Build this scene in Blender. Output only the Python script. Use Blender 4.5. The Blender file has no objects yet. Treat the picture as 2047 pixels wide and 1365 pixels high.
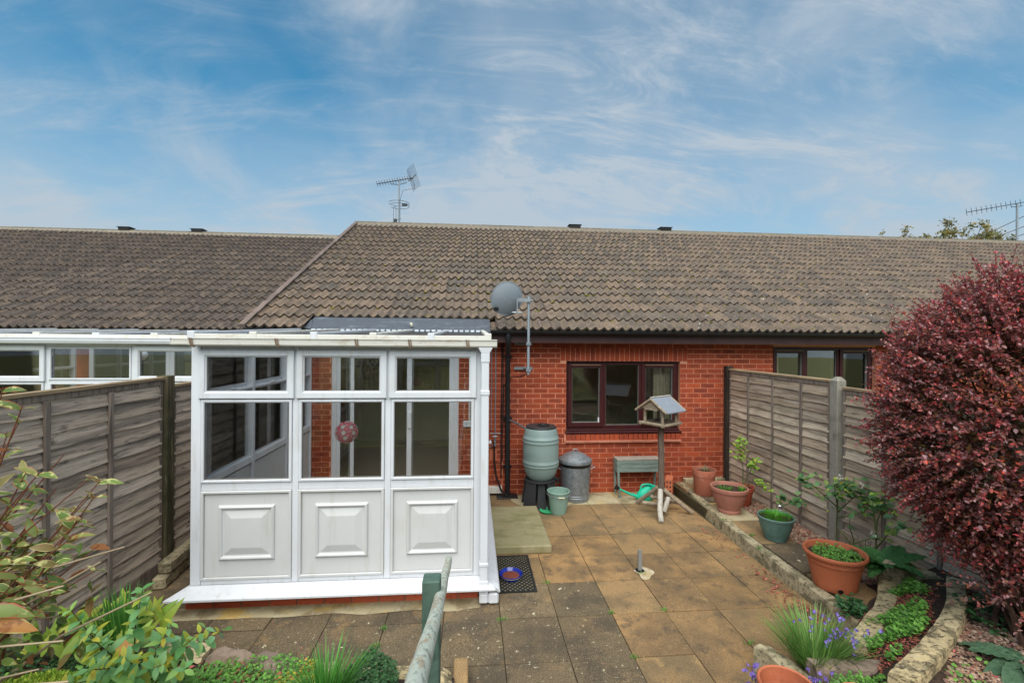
import bpy, math, random
from mathutils import Vector, Matrix, Euler
from mathutils import noise as mn
R = random.Random(11)
PI = math.pi
rad = math.radians
scn = bpy.context.scene
col = scn.collection

# ---------------------------------------------------------------- camera, sky, sun, exposure
cam_d = bpy.data.cameras.new('camera')
cam = bpy.data.objects.new('camera', cam_d); col.objects.link(cam)
cam_d.sensor_width = 36.0
cam_d.lens = 16.0
cam_d.clip_start = 0.05; cam_d.clip_end = 2000
YAW, ROLL = 0.0857, 0.0075
cam.location = (0, 0, 2.25)
cam.rotation_euler = (Matrix.Rotation(-YAW, 3, 'Z') @ Matrix.Rotation(PI/2, 3, 'X') @ Matrix.Rotation(ROLL, 3, 'Z')).to_euler()
scn.camera = cam

SUN = Vector((-0.12, -0.58, 0.80)).normalized()
world = bpy.data.worlds.new('World'); scn.world = world; world.use_nodes = True
wt = world.node_tree; wt.nodes.clear()
def wn(t, **kw):
    n = wt.nodes.new(t)
    for k, v in kw.items(): setattr(n, k, v)
    return n
def wl(a, b): wt.links.new(a, b)
sky = wn('ShaderNodeTexSky', sky_type='NISHITA', sun_disc=False)
sky.sun_elevation = math.asin(SUN.z); sky.sun_rotation = math.atan2(SUN.x, SUN.y)
sky.air_density = 1.0; sky.dust_density = 0.6; sky.ozone_density = 2.5
tc = wn('ShaderNodeTexCoord'); sep = wn('ShaderNodeSeparateXYZ'); wl(tc.outputs['Generated'], sep.inputs[0])
def wm(op, a, b=None, clamp=False):
    n = wn('ShaderNodeMath', operation=op, use_clamp=clamp)
    for i, x in enumerate((a, b)):
        if x is None: continue
        if isinstance(x, (int, float)): n.inputs[i].default_value = x
        else: wl(x, n.inputs[i])
    return n.outputs[0]
zz = wm('MAXIMUM', wm('ADD', sep.outputs[2], 0.42), 0.05)
px = wm('DIVIDE', sep.outputs[0], zz); py = wm('DIVIDE', sep.outputs[1], zz)
cmb = wn('ShaderNodeCombineXYZ'); wl(px, cmb.inputs[0]); wl(py, cmb.inputs[1])
def cloud(rot, sc, nscale, detail, rough, dist, lo, hi, off=(0, 0, 0)):
    mp = wn('ShaderNodeMapping'); mp.inputs['Rotation'].default_value = (0, 0, rad(rot)); mp.inputs['Scale'].default_value = sc; mp.inputs['Location'].default_value = off
    wl(cmb.outputs[0], mp.inputs[0])
    n = wn('ShaderNodeTexNoise'); n.inputs['Scale'].default_value = nscale; n.inputs['Detail'].default_value = detail
    n.inputs['Roughness'].default_value = rough; n.inputs['Distortion'].default_value = dist
    wl(mp.outputs[0], n.inputs['Vector'])
    mr = wn('ShaderNodeMapRange', interpolation_type='SMOOTHSTEP'); mr.inputs[1].default_value = lo; mr.inputs[2].default_value = hi
    wl(n.outputs[0], mr.inputs[0]); return mr.outputs[0]
c1 = cloud(8, (1.35, 0.95, 1), 1.5, 10, 0.60, 0.6, 0.43, 0.80, (3.4, 1.3, 0))
c2 = cloud(35, (0.85, 0.60, 1), 0.95, 5, 0.55, 0.4, 0.37, 0.66, (6.7, 8.1, 0))
c3 = cloud(-38, (1.0, 3.4, 1), 2.3, 12, 0.68, 1.2, 0.44, 0.80, (1.0, 5.0, 0))
c4 = cloud(36, (1.3, 3.2, 1), 2.2, 12, 0.68, 1.0, 0.46, 0.78, (9.0, 4.0, 0))
m_ = wm('ADD', wm('MULTIPLY', c1, 0.52), wm('MULTIPLY', c2, 0.56))
m_ = wm('ADD', m_, wm('MULTIPLY', wm('MULTIPLY', c3, wm('ADD', c2, 0.30)), 0.55))
m_ = wm('ADD', m_, wm('MULTIPLY', wm('MULTIPLY', c4, wm('ADD', c2, 0.20)), 0.50))
# thin veil everywhere, thicker low down
low = wn('ShaderNodeMapRange', interpolation_type='SMOOTHSTEP'); low.inputs[1].default_value = 0.46; low.inputs[2].default_value = 0.06
low.inputs[3].default_value = 0.0; low.inputs[4].default_value = 0.85
wl(sep.outputs[2], low.inputs[0])
m_ = wm('MINIMUM', wm('ADD', m_, low.outputs[0]), 0.97, True)
mixc = wn('ShaderNodeMix', data_type='RGBA'); wl(m_, mixc.inputs[0])
tint = wn('ShaderNodeMix', data_type='RGBA', blend_type='MULTIPLY'); tint.inputs[0].default_value = 1.0
tint.inputs[7].default_value = (0.15, 0.545, 0.585, 1); wl(sky.outputs[0], tint.inputs[6])
wl(tint.outputs[2], mixc.inputs[6]); mixc.inputs[7].default_value = (1.92, 2.24, 2.55, 1)
bg = wn('ShaderNodeBackground'); bg.inputs[1].default_value = 0.076
wo = wn('ShaderNodeOutputWorld'); wl(mixc.outputs[2], bg.inputs[0]); wl(bg.outputs[0], wo.inputs[0])

sl = bpy.data.lights.new('sun', 'SUN'); sl.energy = 1.5; sl.angle = rad(68); sl.color = (1.0, 0.95, 0.88)
so = bpy.data.objects.new('sun', sl); col.objects.link(so)
so.rotation_euler = (-SUN).to_track_quat('-Z', 'Y').to_euler(); so.location = SUN*30
vs = scn.view_settings; scn.display_settings.display_device = 'sRGB'
vs.view_transform = 'Standard'; vs.look = 'None'; vs.gamma = 1.0; vs.use_curve_mapping = False
vs.exposure = 1.75
scn.cycles.transparent_max_bounces = 24
scn.cycles.max_bounces = 8
scn.cycles.use_denoising = True

# ---------------------------------------------------------------- materials
def S(r, g, b):
    f = lambda c: (c/255/12.92) if c/255 <= .04045 else ((c/255+.055)/1.055)**2.4
    return (f(r), f(g), f(b), 1)
def new_mat(name):
    m = bpy.data.materials.new(name); m.use_nodes = True
    nt = m.node_tree; nt.nodes.clear()
    return m, nt
class NT:
    def __init__(s, nt): s.nt = nt
    def n(s, t, **kw):
        x = s.nt.nodes.new(t)
        for k, v in kw.items(): setattr(x, k, v)
        return x
    def l(s, a, b): s.nt.links.new(a, b)
    def math(s, op, a, b=None, clamp=False):
        x = s.n('ShaderNodeMath', operation=op, use_clamp=clamp)
        for i, v in enumerate((a, b)):
            if v is None: continue
            if isinstance(v, (int, float)): x.inputs[i].default_value = v
            else: s.l(v, x.inputs[i])
        return x.outputs[0]
    def mix(s, f, a, b, bt='MIX'):
        x = s.n('ShaderNodeMix', data_type='RGBA', blend_type=bt)
        for i, v in ((0, f), (6, a), (7, b)):
            if isinstance(v, (int, float, tuple)): x.inputs[i].default_value = v
            else: s.l(v, x.inputs[i])
        return x.outputs[2]
    def noise(s, vec, scale, detail=5, rough=.6, stretch=(1, 1, 1), dist=0):
        mp = s.n('ShaderNodeMapping'); mp.inputs['Scale'].default_value = stretch; s.l(vec, mp.inputs[0])
        x = s.n('ShaderNodeTexNoise'); x.inputs['Scale'].default_value = scale; x.inputs['Detail'].default_value = detail
        x.inputs['Roughness'].default_value = rough; x.inputs['Distortion'].default_value = dist; s.l(mp.outputs[0], x.inputs['Vector'])
        return x.outputs[0]
    def rng(s, v, lo, hi, a=0, b=1):
        x = s.n('ShaderNodeMapRange', interpolation_type='SMOOTHSTEP')
        for i, q in ((1, lo), (2, hi), (3, a), (4, b)): x.inputs[i].default_value = q
        s.l(v, x.inputs[0]); return x.outputs[0]
    def rnd(s):
        g = s.n('ShaderNodeNewGeometry'); o = s.n('ShaderNodeObjectInfo')
        return s.math('FRACT', s.math('ADD', g.outputs['Random Per Island'], o.outputs['Random']))
    def ramp(s, fac, cols):
        x = s.n('ShaderNodeValToRGB'); e = x.color_ramp.elements
        k = len(cols)
        e[0].position = 0; e[0].color = cols[0]; e[1].position = 1; e[1].color = cols[-1]
        for i in range(1, k-1):
            q = e.new(i/(k-1)); q.color = cols[i]
        s.l(fac, x.inputs[0]); return x.outputs[0]
MAT = {}
def M(name, cols, rough=.75, layers=(), bump=(), spec=.35, metal=0, val=.12, transl=0, brickuv=False, coat=0):
    """cols: one colour or a list (picked per piece). layers: (colour, scale, lo, hi, strength, stretch, detail)"""
    if name in MAT: return MAT[name]
    m, nt = new_mat(name); T = NT(nt)
    geo = T.n('ShaderNodeNewGeometry'); P = geo.outputs['Position']
    rn = T.rnd()
    if isinstance(cols, list): c = T.ramp(rn, cols)
    else:
        rgb = T.n('ShaderNodeRGB'); rgb.outputs[0].default_value = cols; c = rgb.outputs[0]
    if val:
        hv = T.n('ShaderNodeHueSaturation'); r2 = T.math('FRACT', T.math('MULTIPLY', rn, 7.13))
        T.l(T.math('ADD', T.math('MULTIPLY', r2, 2*val), 1-val), hv.inputs['Value']); T.l(c, hv.inputs['Color']); c = hv.outputs[0]
    if brickuv:
        uv = T.n('ShaderNodeUVMap'); sp = T.n('ShaderNodeSeparateXYZ'); T.l(uv.outputs[0], sp.inputs[0])
        def band(v, a, b): return T.math('MULTIPLY', T.rng(v, a, a+.16), T.rng(v, b, b-.16))
        k = T.math('MULTIPLY', band(sp.outputs[0], .06, .94), band(sp.outputs[1], .05, .95))
        k = T.math('MULTIPLY', k, T.rng(T.noise(P, 26, 6, .7, (1, 1, 2.2)), .36, .62))
        k = T.math('MULTIPLY', k, T.rng(T.math('FRACT', T.math('MULTIPLY', rn, 3.7)), .25, .9, .10, .72))
        c = T.mix(k, c, S(74, 38, 36))
    for L in layers:
        colr, sc, lo, hi, st = L[:5]; stretch = L[5] if len(L) > 5 else (1, 1, 1); det = L[6] if len(L) > 6 else 5
        f = T.rng(T.noise(P, sc, det, .62, stretch), lo, hi, 0, st)
        c = T.mix(f, c, colr)
    b = T.n('ShaderNodeBsdfPrincipled'); T.l(c, b.inputs['Base Color'])
    b.inputs['Roughness'].default_value = rough; b.inputs['Metallic'].default_value = metal
    b.inputs['Specular IOR Level'].default_value = spec
    if coat: b.inputs['Coat Weight'].default_value = coat
    if bump:
        sc, st, dist = bump[:3]; stretch = bump[3] if len(bump) > 3 else (1, 1, 1)
        bp = T.n('ShaderNodeBump'); bp.inputs['Strength'].default_value = st; bp.inputs['Distance'].default_value = dist
        T.l(T.noise(P, sc, 8, .65, stretch), bp.inputs['Height']); T.l(bp.outputs[0], b.inputs['Normal'])
    out = T.n('ShaderNodeOutputMaterial')
    if transl:
        tr = T.n('ShaderNodeBsdfTranslucent'); T.l(c, tr.inputs[0])
        mx = T.n('ShaderNodeMixShader'); mx.inputs[0].default_value = transl
        T.l(b.outputs[0], mx.inputs[1]); T.l(tr.outputs[0], mx.inputs[2]); T.l(mx.outputs[0], out.inputs[0])
    else: T.l(b.outputs[0], out.inputs[0])
    MAT[name] = m; return m
def glass(name, tint, k=1.6):
    m, nt = new_mat(name); T = NT(nt)
    fr = T.n('ShaderNodeFresnel'); fr.inputs[0].default_value = 1.5
    f = T.math('MULTIPLY', fr.outputs[0], k, True)
    tr = T.n('ShaderNodeBsdfTransparent'); tr.inputs[0].default_value = tint
    gl = T.n('ShaderNodeBsdfGlossy'); gl.inputs['Roughness'].default_value = .015
    mx = T.n('ShaderNodeMixShader'); T.l(f, mx.inputs[0]); T.l(tr.outputs[0], mx.inputs[1]); T.l(gl.outputs[0], mx.inputs[2])
    o = T.n('ShaderNodeOutputMaterial'); T.l(mx.outputs[0], o.inputs[0]); MAT[name] = m; return m
def polycarb(name):
    m, nt = new_mat(name); T = NT(nt)
    d = T.n('ShaderNodeBsdfTranslucent'); d.inputs[0].default_value = (.75, .78, .8, 1)
    p = T.n('ShaderNodeBsdfPrincipled'); p.inputs['Base Color'].default_value = (.55, .6, .64, 1); p.inputs['Roughness'].default_value = .25
    t = T.n('ShaderNodeBsdfTransparent'); t.inputs[0].default_value = (.95, .96, .97, 1)
    a = T.n('ShaderNodeMixShader'); a.inputs[0].default_value = .86; T.l(d.outputs[0], a.inputs[1]); T.l(t.outputs[0], a.inputs[2])
    b = T.n('ShaderNodeMixShader'); b.inputs[0].default_value = .08; T.l(a.outputs[0], b.inputs[1]); T.l(p.outputs[0], b.inputs[2])
    o = T.n('ShaderNodeOutputMaterial'); T.l(b.outputs[0], o.inputs[0]); MAT[name] = m; return m

brick_m = M('red brick', [S(152, 64, 36), S(168, 74, 40), S(144, 60, 36), S(160, 70, 42)], .85, brickuv=True,
            layers=[(S(110, 52, 38), 90, .5, .68, .45), (S(206, 150, 118), 2.4, .56, .8, .25), (S(84, 44, 36), 1.3, .55, .75, .35), (S(214, 176, 150), 110, .64, .72, .5, (1, 1, 1), 2)], bump=(120, .25, .004))
mortar_m = M('mortar', S(208, 142, 112), .9, layers=[(S(180, 118, 92), 8, .5, .75, .4)], bump=(90, .3, .004))
mortar_grey = M('grey mortar', S(140, 128, 108), .9, layers=[(S(90, 84, 70), 20, .45, .7, .5)])
tile_m = M('brown concrete tile', [S(114, 98, 84), S(124, 106, 90), S(100, 88, 77), S(128, 108, 90), S(108, 96, 84), S(90, 82, 75)], .92,
           layers=[(S(72, 66, 62), 5, .42, .68, .75), (S(142, 112, 88), 11, .52, .72, .55), (S(168, 160, 146), 26, .60, .70, .6),
                   (S(212, 210, 202), 14, .68, .71, .85), (S(104, 98, 36), 9, .60, .69, .75), (S(54, 48, 42), 60, .50, .68, .6), (S(190, 176, 158), 80, .60, .70, .5, (1, 1, 1), 2)], bump=(70, .5, .006))
tile_left_m = M('dark concrete tile', [S(96, 84, 76), S(106, 92, 80), S(86, 76, 70), S(112, 96, 82)], .92,
           layers=[(S(64, 60, 58), 5, .40, .66, .75), (S(138, 110, 84), 9, .55, .72, .6), (S(160, 152, 138), 26, .62, .72, .5),
                   (S(205, 203, 196), 17, .72, .76, .7), (S(92, 86, 36), 12, .68, .74, .7), (S(48, 44, 40), 60, .50, .68, .6), (S(176, 164, 148), 80, .60, .70, .5, (1, 1, 1), 2)], bump=(70, .5, .006))
ridge_m = M('ridge tile', [S(112, 102, 88), S(102, 94, 80), S(120, 110, 94)], .92, layers=[(S(94, 92, 46), 9, .5, .65, .6), (S(175, 168, 154), 22, .58, .7, .6), (S(70, 64, 56), 16, .5, .7, .5)], bump=(60, .5, .006))
ridge_mort = M('ridge mortar', S(140, 131, 118), .95, layers=[(S(120, 112, 98), 12, .4, .65, .7)], bump=(50, .5, .01))
verge_m = M('verge cap', [S(110, 94, 86), S(118, 102, 93), S(102, 88, 80)], .7, layers=[(S(96, 74, 66), 12, .5, .7, .5)])
upvc = M('white plastic', S(214, 216, 220), .28, layers=[(S(184, 180, 168), 2.6, .50, .8, .35), (S(160, 152, 134), 40, .62, .78, .4), (S(176, 172, 160), 16, .52, .74, .40, (1, 1, .12))], val=.01, spec=.45)
upvc_panel = M('white panel', S(203, 203, 202), .35, layers=[(S(188, 184, 172), 2.2, .45, .8, .4), (S(176, 170, 154), 12, .54, .76, .4, (1, 1, .14)), (S(150, 142, 124), 44, .66, .80, .4)], val=.01, spec=.4)
upvc_dirty = M('dirty white gutter', S(218, 214, 204), .45, layers=[(S(172, 152, 124), 7, .50, .72, .55, (1, 1, 2)), (S(120, 104, 84), 30, .62, .78, .5)], val=.02)
brownstain = M('stained bracket', S(136, 112, 92), .7)
seal = M('grey seal', S(120, 118, 114), .7)
rosewood = M('rosewood frame', S(66, 28, 28), .38, layers=[(S(46, 18, 20), 30, .4, .65, .6, (1, 1, .1))], val=.03)
fascia_m = M('brown fascia', S(70, 46, 44), .45, layers=[(S(48, 32, 32), 6, .4, .7, .6)], val=.02)
blackp = M('black plastic', S(34, 35, 37), .42, layers=[(S(74, 74, 72), 14, .56, .75, .4)], val=.02)
blackcable = M('black cable', S(26, 26, 26), .6, val=0)
rubber = M('black rubber', S(32, 33, 32), .8, layers=[(S(70, 66, 54), 25, .5, .7, .35)], val=.02)
lead = M('lead flashing', S(80, 85, 92), .85, layers=[(S(124, 132, 140), 5, .5, .75, .5, (1, 1, 3)), (S(66, 70, 78), 9, .5, .75, .6)], metal=0, val=.02)
galv = M('galvanised steel', S(134, 140, 144), .48, layers=[(S(172, 178, 182), 30, .45, .7, .6), (S(92, 96, 98), 14, .5, .72, .55)], metal=.55, val=.02, bump=(40, .15, .004))
galv_pole = M('grey mast', S(150, 158, 164), .5, layers=[(S(120, 126, 130), 12, .5, .7, .5)], metal=.4, val=.02)
dish_m = M('grey dish', S(132, 140, 147), .55, layers=[(S(142, 148, 154), 9, .45, .7, .5), (S(96, 100, 98), 20, .55, .75, .4)], val=.02)
aerial_m = M('aerial metal', S(58, 62, 68), .5, metal=.4, val=.02)
wood_h = M('weathered board', [S(200, 180, 157), S(182, 162, 140), S(214, 197, 175), S(172, 151, 128), S(192, 170, 146)], .9,
           layers=[(S(112, 98, 86), 1.1, .45, .66, .7, (14, .9, 16), 6), (S(196, 188, 178), 1.4, .55, .74, .6, (9, .8, 10), 6), (S(80, 68, 60), 1.3, .6, .72, .5), (S(72, 62, 54), 6, .62, .72, .6, (3, .8, 4)), (S(98, 84, 72), 9, .50, .68, .6, (9, .5, 12), 4), (S(116, 112, 82), .9, .56, .72, .45, (1, .7, 1.4))], bump=(3, .9, .008, (14, .9, 18)))
wood_hl = M('darker weathered board', [S(208, 188, 168), S(190, 172, 153), S(218, 200, 182), S(180, 160, 140)], .9,
           layers=[(S(108, 98, 92), 1.1, .46, .66, .7, (14, .8, 16), 6), (S(196, 188, 180), 1.4, .58, .76, .5, (9, .7, 10), 6), (S(86, 76, 72), 1.3, .58, .72, .5), (S(64, 56, 52), 5, .60, .70, .7, (2.2, .8, 3)), (S(84, 74, 68), 9, .50, .68, .6, (9, .5, 12), 4), (S(116, 112, 82), .9, .56, .72, .45, (1, .7, 1.4))], bump=(3, .9, .008, (14, .9, 18)))
wood_v = M('weathered batten', [S(142, 128, 116), S(124, 110, 100), S(134, 120, 106)], .9, layers=[(S(86, 74, 66), 3, .45, .65, .8, (14, 14, .8), 8), (S(174, 164, 152), 4, .58, .72, .5, (12, 12, .8))], bump=(3, .6, .005, (14, 14, 1)))
wood_cap = M('fence cap', S(150, 128, 100), .9, layers=[(S(190, 166, 128), 3, .5, .7, .7, (10, .8, 10)), (S(92, 78, 64), 5, .55, .7, .6, (10, 1, 10))], bump=(3, .6, .005, (14, 1, 14)))
post_green = M('green stained post', S(98, 88, 66), .9, layers=[(S(52, 54, 32), 2.2, .40, .60, .95, (3, 3, .8)), (S(150, 132, 104), 4, .56, .7, .6, (8, 8, .6)), (S(30, 32, 22), 4, .58, .7, .7, (6, 6, .6))], bump=(3, .5, .006, (12, 12, 1)))
post_dark = M('dark timber post', S(58, 50, 42), .9, layers=[(S(34, 32, 28), 4, .45, .65, .7, (5, 5, 1)), (S(92, 82, 68), 8, .6, .7, .5, (8, 8, 1))], bump=(3, .5, .005, (12, 12, 1)))
concrete = M('grey concrete', S(148, 142, 130), .93, layers=[(S(108, 104, 92), 6, .48, .7, .7), (S(180, 174, 160), 34, .56, .72, .5), (S(106, 102, 60), 9, .62, .76, .5)], bump=(80, .4, .004))
stone_y = M('yellow walling stone', [S(192, 172, 130), S(178, 160, 122), S(200, 180, 140), S(168, 152, 120)], .93,
            layers=[(S(74, 66, 48), 11, .48, .60, .8, (1, 1, 1)), (S(196, 184, 148), 22, .56, .70, .6), (S(84, 82, 36), 7, .60, .72, .7), (S(58, 50, 38), 24, .52, .62, .8, (.6, 1.6, 3)), (S(214, 200, 166), 110, .58, .68, .5, (1, 1, 1), 2)], bump=(26, .8, .014))
stone_k = M('mossy kerb stone', [S(174, 160, 128), S(162, 148, 118), S(182, 168, 136)], .93,
            layers=[(S(82, 76, 50), 9, .45, .62, .75), (S(92, 90, 38), 6, .60, .74, .6), (S(188, 182, 160), 28, .62, .72, .6), (S(62, 56, 42), 34, .52, .66, .7), (S(206, 196, 170), 120, .58, .68, .5, (1, 1, 1), 2)], bump=(40, .6, .008))
stone_pink = M('rough pinkish stone', [S(150, 128, 110), S(138, 122, 108)], .95, layers=[(S(98, 88, 76), 20, .45, .66, .7), (S(96, 92, 44), 6, .58, .72, .7), (S(186, 176, 156), 40, .6, .72, .6)], bump=(30, .7, .01))
slab_ochre = M('ochre paving', [S(180, 140, 91), S(186, 147, 97), S(170, 132, 87), S(182, 142, 90)], .9,
               layers=[(S(120, 96, 67), 2.3, .36, .60, .88), (S(108, 88, 64), .8, .42, .62, .6), (S(88, 76, 60), 6, .50, .68, .75), (S(120, 104, 80), 19, .50, .70, .45), (S(198, 164, 112), 5, .60, .76, .5), (S(84, 68, 48), 130, .50, .64, .62, (1, 1, 1), 2), (S(226, 190, 136), 150, .60, .70, .5, (1, 1, 1), 2), (S(206, 196, 168), 46, .70, .76, .6)], bump=(90, .4, .004))
slab_mid = M('stained paving', [S(158, 126, 86), S(150, 122, 84), S(164, 130, 88)], .9,
               layers=[(S(116, 98, 72), 2.4, .42, .64, .85), (S(92, 82, 66), 8, .54, .72, .65), (S(206, 166, 108), 4, .58, .74, .6), (S(66, 56, 44), 130, .50, .64, .68, (1, 1, 1), 2), (S(206, 176, 128), 150, .60, .70, .5, (1, 1, 1), 2), (S(204, 196, 166), 22, .70, .74, .8)], bump=(90, .4, .004))
slab_dark = M('dark stained paving', [S(116, 98, 74), S(108, 93, 71), S(122, 104, 78)], .92,
               layers=[(S(78, 69, 57), 2.6, .42, .62, .8), (S(164, 130, 86), 3.6, .56, .74, .6), (S(58, 50, 42), 130, .48, .62, .72, (1, 1, 1), 2), (S(176, 158, 122), 150, .58, .68, .5, (1, 1, 1), 2), (S(214, 206, 172), 13, .665, .69, .9), (S(196, 188, 156), 30, .63, .68, .7)], bump=(90, .4, .004))
slab_pale = M('pale cement paving', [S(172, 160, 128)], .92, layers=[(S(120, 104, 76), 4, .45, .66, .8), (S(196, 158, 76), 2.2, .52, .66, .7), (S(200, 194, 178), 9, .56, .72, .6), (S(84, 76, 60), 60, .58, .72, .5)], bump=(90, .4, .004))
step_m = M('olive sandstone step', S(158, 148, 112), .85, layers=[(S(120, 116, 74), 2.5, .42, .66, .8, (1, 2, 1)), (S(176, 166, 134), 4, .55, .75, .6, (1, 2, 1)), (S(110, 96, 70), 14, .58, .72, .4)], bump=(50, .25, .003))
joint_m = M('joint soil', S(74, 64, 42), .95, layers=[(S(66, 78, 30), 6, .52, .68, .7), (S(40, 36, 28), 30, .5, .7, .7)])
soil_m = M('soil', S(62, 48, 38), .95, layers=[(S(94, 72, 58), 14, .5, .7, .7), (S(34, 28, 24), 30, .45, .65, .8)], bump=(30, .8, .02))
lawn_m = M('grass ground', S(112, 112, 64), .95, layers=[(S(138, 124, 78), 2, .45, .7, .8), (S(70, 82, 42), 9, .45, .65, .8), (S(96, 78, 52), 5, .55, .68, .8)], bump=(30, .8, .02))
terracotta = M('terracotta plastic', S(176, 98, 66), .62, layers=[(S(196, 122, 90), 9, .5, .72, .4), (S(140, 76, 52), 26, .52, .7, .35)], val=.03, bump=(160, .12, .002))
terra_old = M('old terracotta', S(166, 98, 76), .85, layers=[(S(196, 148, 122), 5, .5, .7, .5), (S(112, 66, 52), 11, .54, .72, .5), (S(186, 170, 150), 22, .66, .76, .5)], val=.03, bump=(90, .2, .003))
pot_pink = M('pinkish plastic pot', S(168, 112, 96), .7, layers=[(S(140, 90, 78), 7, .48, .7, .5), (S(190, 140, 124), 30, .56, .72, .35)], val=.02)
pot_green = M('green glazed pot', S(92, 122, 112), .6, layers=[(S(126, 150, 138), 26, .5, .7, .5), (S(64, 88, 80), 7, .5, .7, .5)], val=.02)
butt_m = M('grey green butt', S(134, 152, 148), .42, layers=[(S(110, 128, 124), 3, .45, .72, .45), (S(162, 176, 172), 20, .6, .8, .3)], val=.01)
bucket_m = M('faded green bucket', S(136, 164, 150), .5, layers=[(S(110, 136, 122), 8, .5, .72, .5)], val=.01)
can_m = M('turquoise plastic', S(36, 186, 150), .4, val=.01, layers=[(S(28, 158, 128), 7, .5, .75, .4)])
bench_m = M('faded green wood', S(122, 136, 128), .8, layers=[(S(92, 106, 98), 3, .45, .66, .7, (2, 8, 12)), (S(164, 158, 144), 6, .62, .74, .6, (2, 8, 12))], val=.05)
bench_top = M('bare bench top', S(160, 150, 138), .9, layers=[(S(122, 112, 100), 4, .45, .66, .7, (2, 10, 10)), (S(120, 134, 124), 3, .55, .7, .6)], val=.05)
rail_green = M('flaking green paint', S(184, 189, 174), .85, layers=[(S(168, 148, 122), 3.0, .50, .62, .9, (12, 1.3, 12), 8), (S(104, 120, 112), 5, .50, .64, .7, (18, 1.5, 18), 8), (S(62, 68, 62), 9, .64, .70, .8, (16, 1.5, 16), 8), (S(188, 194, 186), 7, .60, .70, .5, (14, 1.5, 14), 8)], bump=(5, .8, .004, (14, 1.2, 14)), val=0)
post_paint = M('dark green painted post', S(78, 100, 88), .7, layers=[(S(58, 76, 66), 4, .45, .68, .7, (6, 6, 1)), (S(140, 156, 146), 12, .68, .74, .6, (6, 6, 1)), (S(46, 58, 48), 22, .5, .7, .4)], val=0, bump=(12, .3, .003, (8, 8, 1)))
table_wood = M('bird table timber', [S(158, 142, 122), S(146, 130, 110)], .9, layers=[(S(104, 90, 74), 6, .45, .66, .7, (6, 6, 6)), (S(188, 176, 158), 10, .58, .74, .5)], val=.05, bump=(30, .4, .004))
table_post = M('bird table post', S(112, 96, 84), .9, layers=[(S(78, 66, 58), 5, .44, .64, .75, (10, 10, .8)), (S(146, 132, 118), 7, .58, .72, .5, (10, 10, 1))], bump=(6, .5, .004, (10, 10, 1)), val=0)
bark_pale = M('pale branch', S(176, 170, 158), .9, layers=[(S(122, 114, 102), 14, .48, .68, .7)], val=.06)
slate = M('roof felt grey', S(126, 132, 142), .7, layers=[(S(150, 156, 164), 14, .5, .72, .4)], val=.02)
block_m = M('clay block', S(190, 108, 76), .85, layers=[(S(150, 84, 60), 12, .5, .7, .5)], val=.02)
dark_m = M('dark hole', S(14, 13, 12), .9, val=0)
blue_glaze = M('blue glaze', S(28, 44, 140), .12, layers=[(S(70, 92, 190), 20, .6, .75, .4)], val=0, spec=.6)
cream_glaze = M('cream rim', S(206, 196, 170), .4, val=0)
redgrit = M('rusty grit', S(120, 62, 44), .95, layers=[(S(80, 44, 36), 60, .45, .65, .7)], val=0)
steel = M('polished steel', S(188, 188, 186), .22, metal=.9, val=0)
clearp = M('clear plastic', S(200, 196, 194), .2, layers=[(S(130, 110, 110), 60, .5, .6, .7)], val=0)
greybox = M('grey plastic', S(128, 128, 124), .6, val=0)
socket_m = M('socket white', S(214, 216, 218), .3, val=0)
interior_m = M('room wall', S(222, 212, 192), .9, val=0)
carpet_m = M('brown carpet', S(170, 146, 116), .95, layers=[(S(90, 70, 50), 40, .45, .65, .5)], val=0)
curtain_m = M('cream curtain', S(214, 204, 178), .9, layers=[(S(190, 178, 146), 30, .5, .62, .5)], val=.02, transl=.3)
glass_c = glass('conservatory glass', (.985, .99, .985, 1), 1.5)
glass_h = glass('house glass', (.95, .97, .95, 1), 2.2)
poly_m = polycarb('polycarbonate')
pink_m = M('pink petal', [S(244, 84, 112), S(250, 128, 150), S(236, 60, 86), S(252, 200, 210)], .5, val=.05, transl=.3)
white_pet = M('white petal', S(240, 236, 226), .6, val=.03, transl=.3)
violet = M('violet petal', [S(150, 124, 212), S(170, 148, 224), S(128, 100, 194)], .6, val=.08, transl=.35)
L_ = lambda name, cols, tr=.3, rough=.5, layers=(): M(name, cols, rough, val=.18, transl=tr, layers=layers, spec=.4)
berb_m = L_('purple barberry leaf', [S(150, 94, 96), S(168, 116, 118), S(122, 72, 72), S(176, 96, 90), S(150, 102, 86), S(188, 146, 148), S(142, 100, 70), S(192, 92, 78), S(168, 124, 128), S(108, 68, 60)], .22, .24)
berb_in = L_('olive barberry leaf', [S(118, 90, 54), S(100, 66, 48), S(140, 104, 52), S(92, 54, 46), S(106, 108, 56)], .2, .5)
twig_m = M('dark twig', S(74, 54, 44), .9, val=.15)
twig_red = M('red brown stem', S(112, 66, 48), .8, val=.12)
twig_pale = M('pale twig', S(172, 152, 124), .85, val=.12)
stem_green = M('green stem', S(96, 104, 58), .7, val=.1)
hyp_m = L_('blue green leaf', [S(116, 170, 104), S(134, 184, 118), S(98, 152, 84), S(148, 186, 96), S(128, 176, 128)])
hyp_y = L_('yellowing leaf', [S(176, 190, 74), S(200, 186, 66), S(150, 178, 70)])
broad_m = L_('fresh broad leaf', [S(136, 168, 62), S(156, 178, 74), S(112, 150, 54), S(176, 176, 70)])
orange_m = L_('orange dead leaf', [S(188, 136, 72), S(172, 112, 58)], layers=[(S(120, 66, 40), 40, .5, .64, .7)])
varie_m = L_('variegated leaf', [S(104, 128, 60), S(118, 138, 68), S(88, 114, 54), S(134, 142, 76), S(124, 88, 54)], layers=[(S(206, 202, 132), 26, .56, .62, .75), (S(140, 66, 40), 17, .58, .66, .85)])
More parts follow.
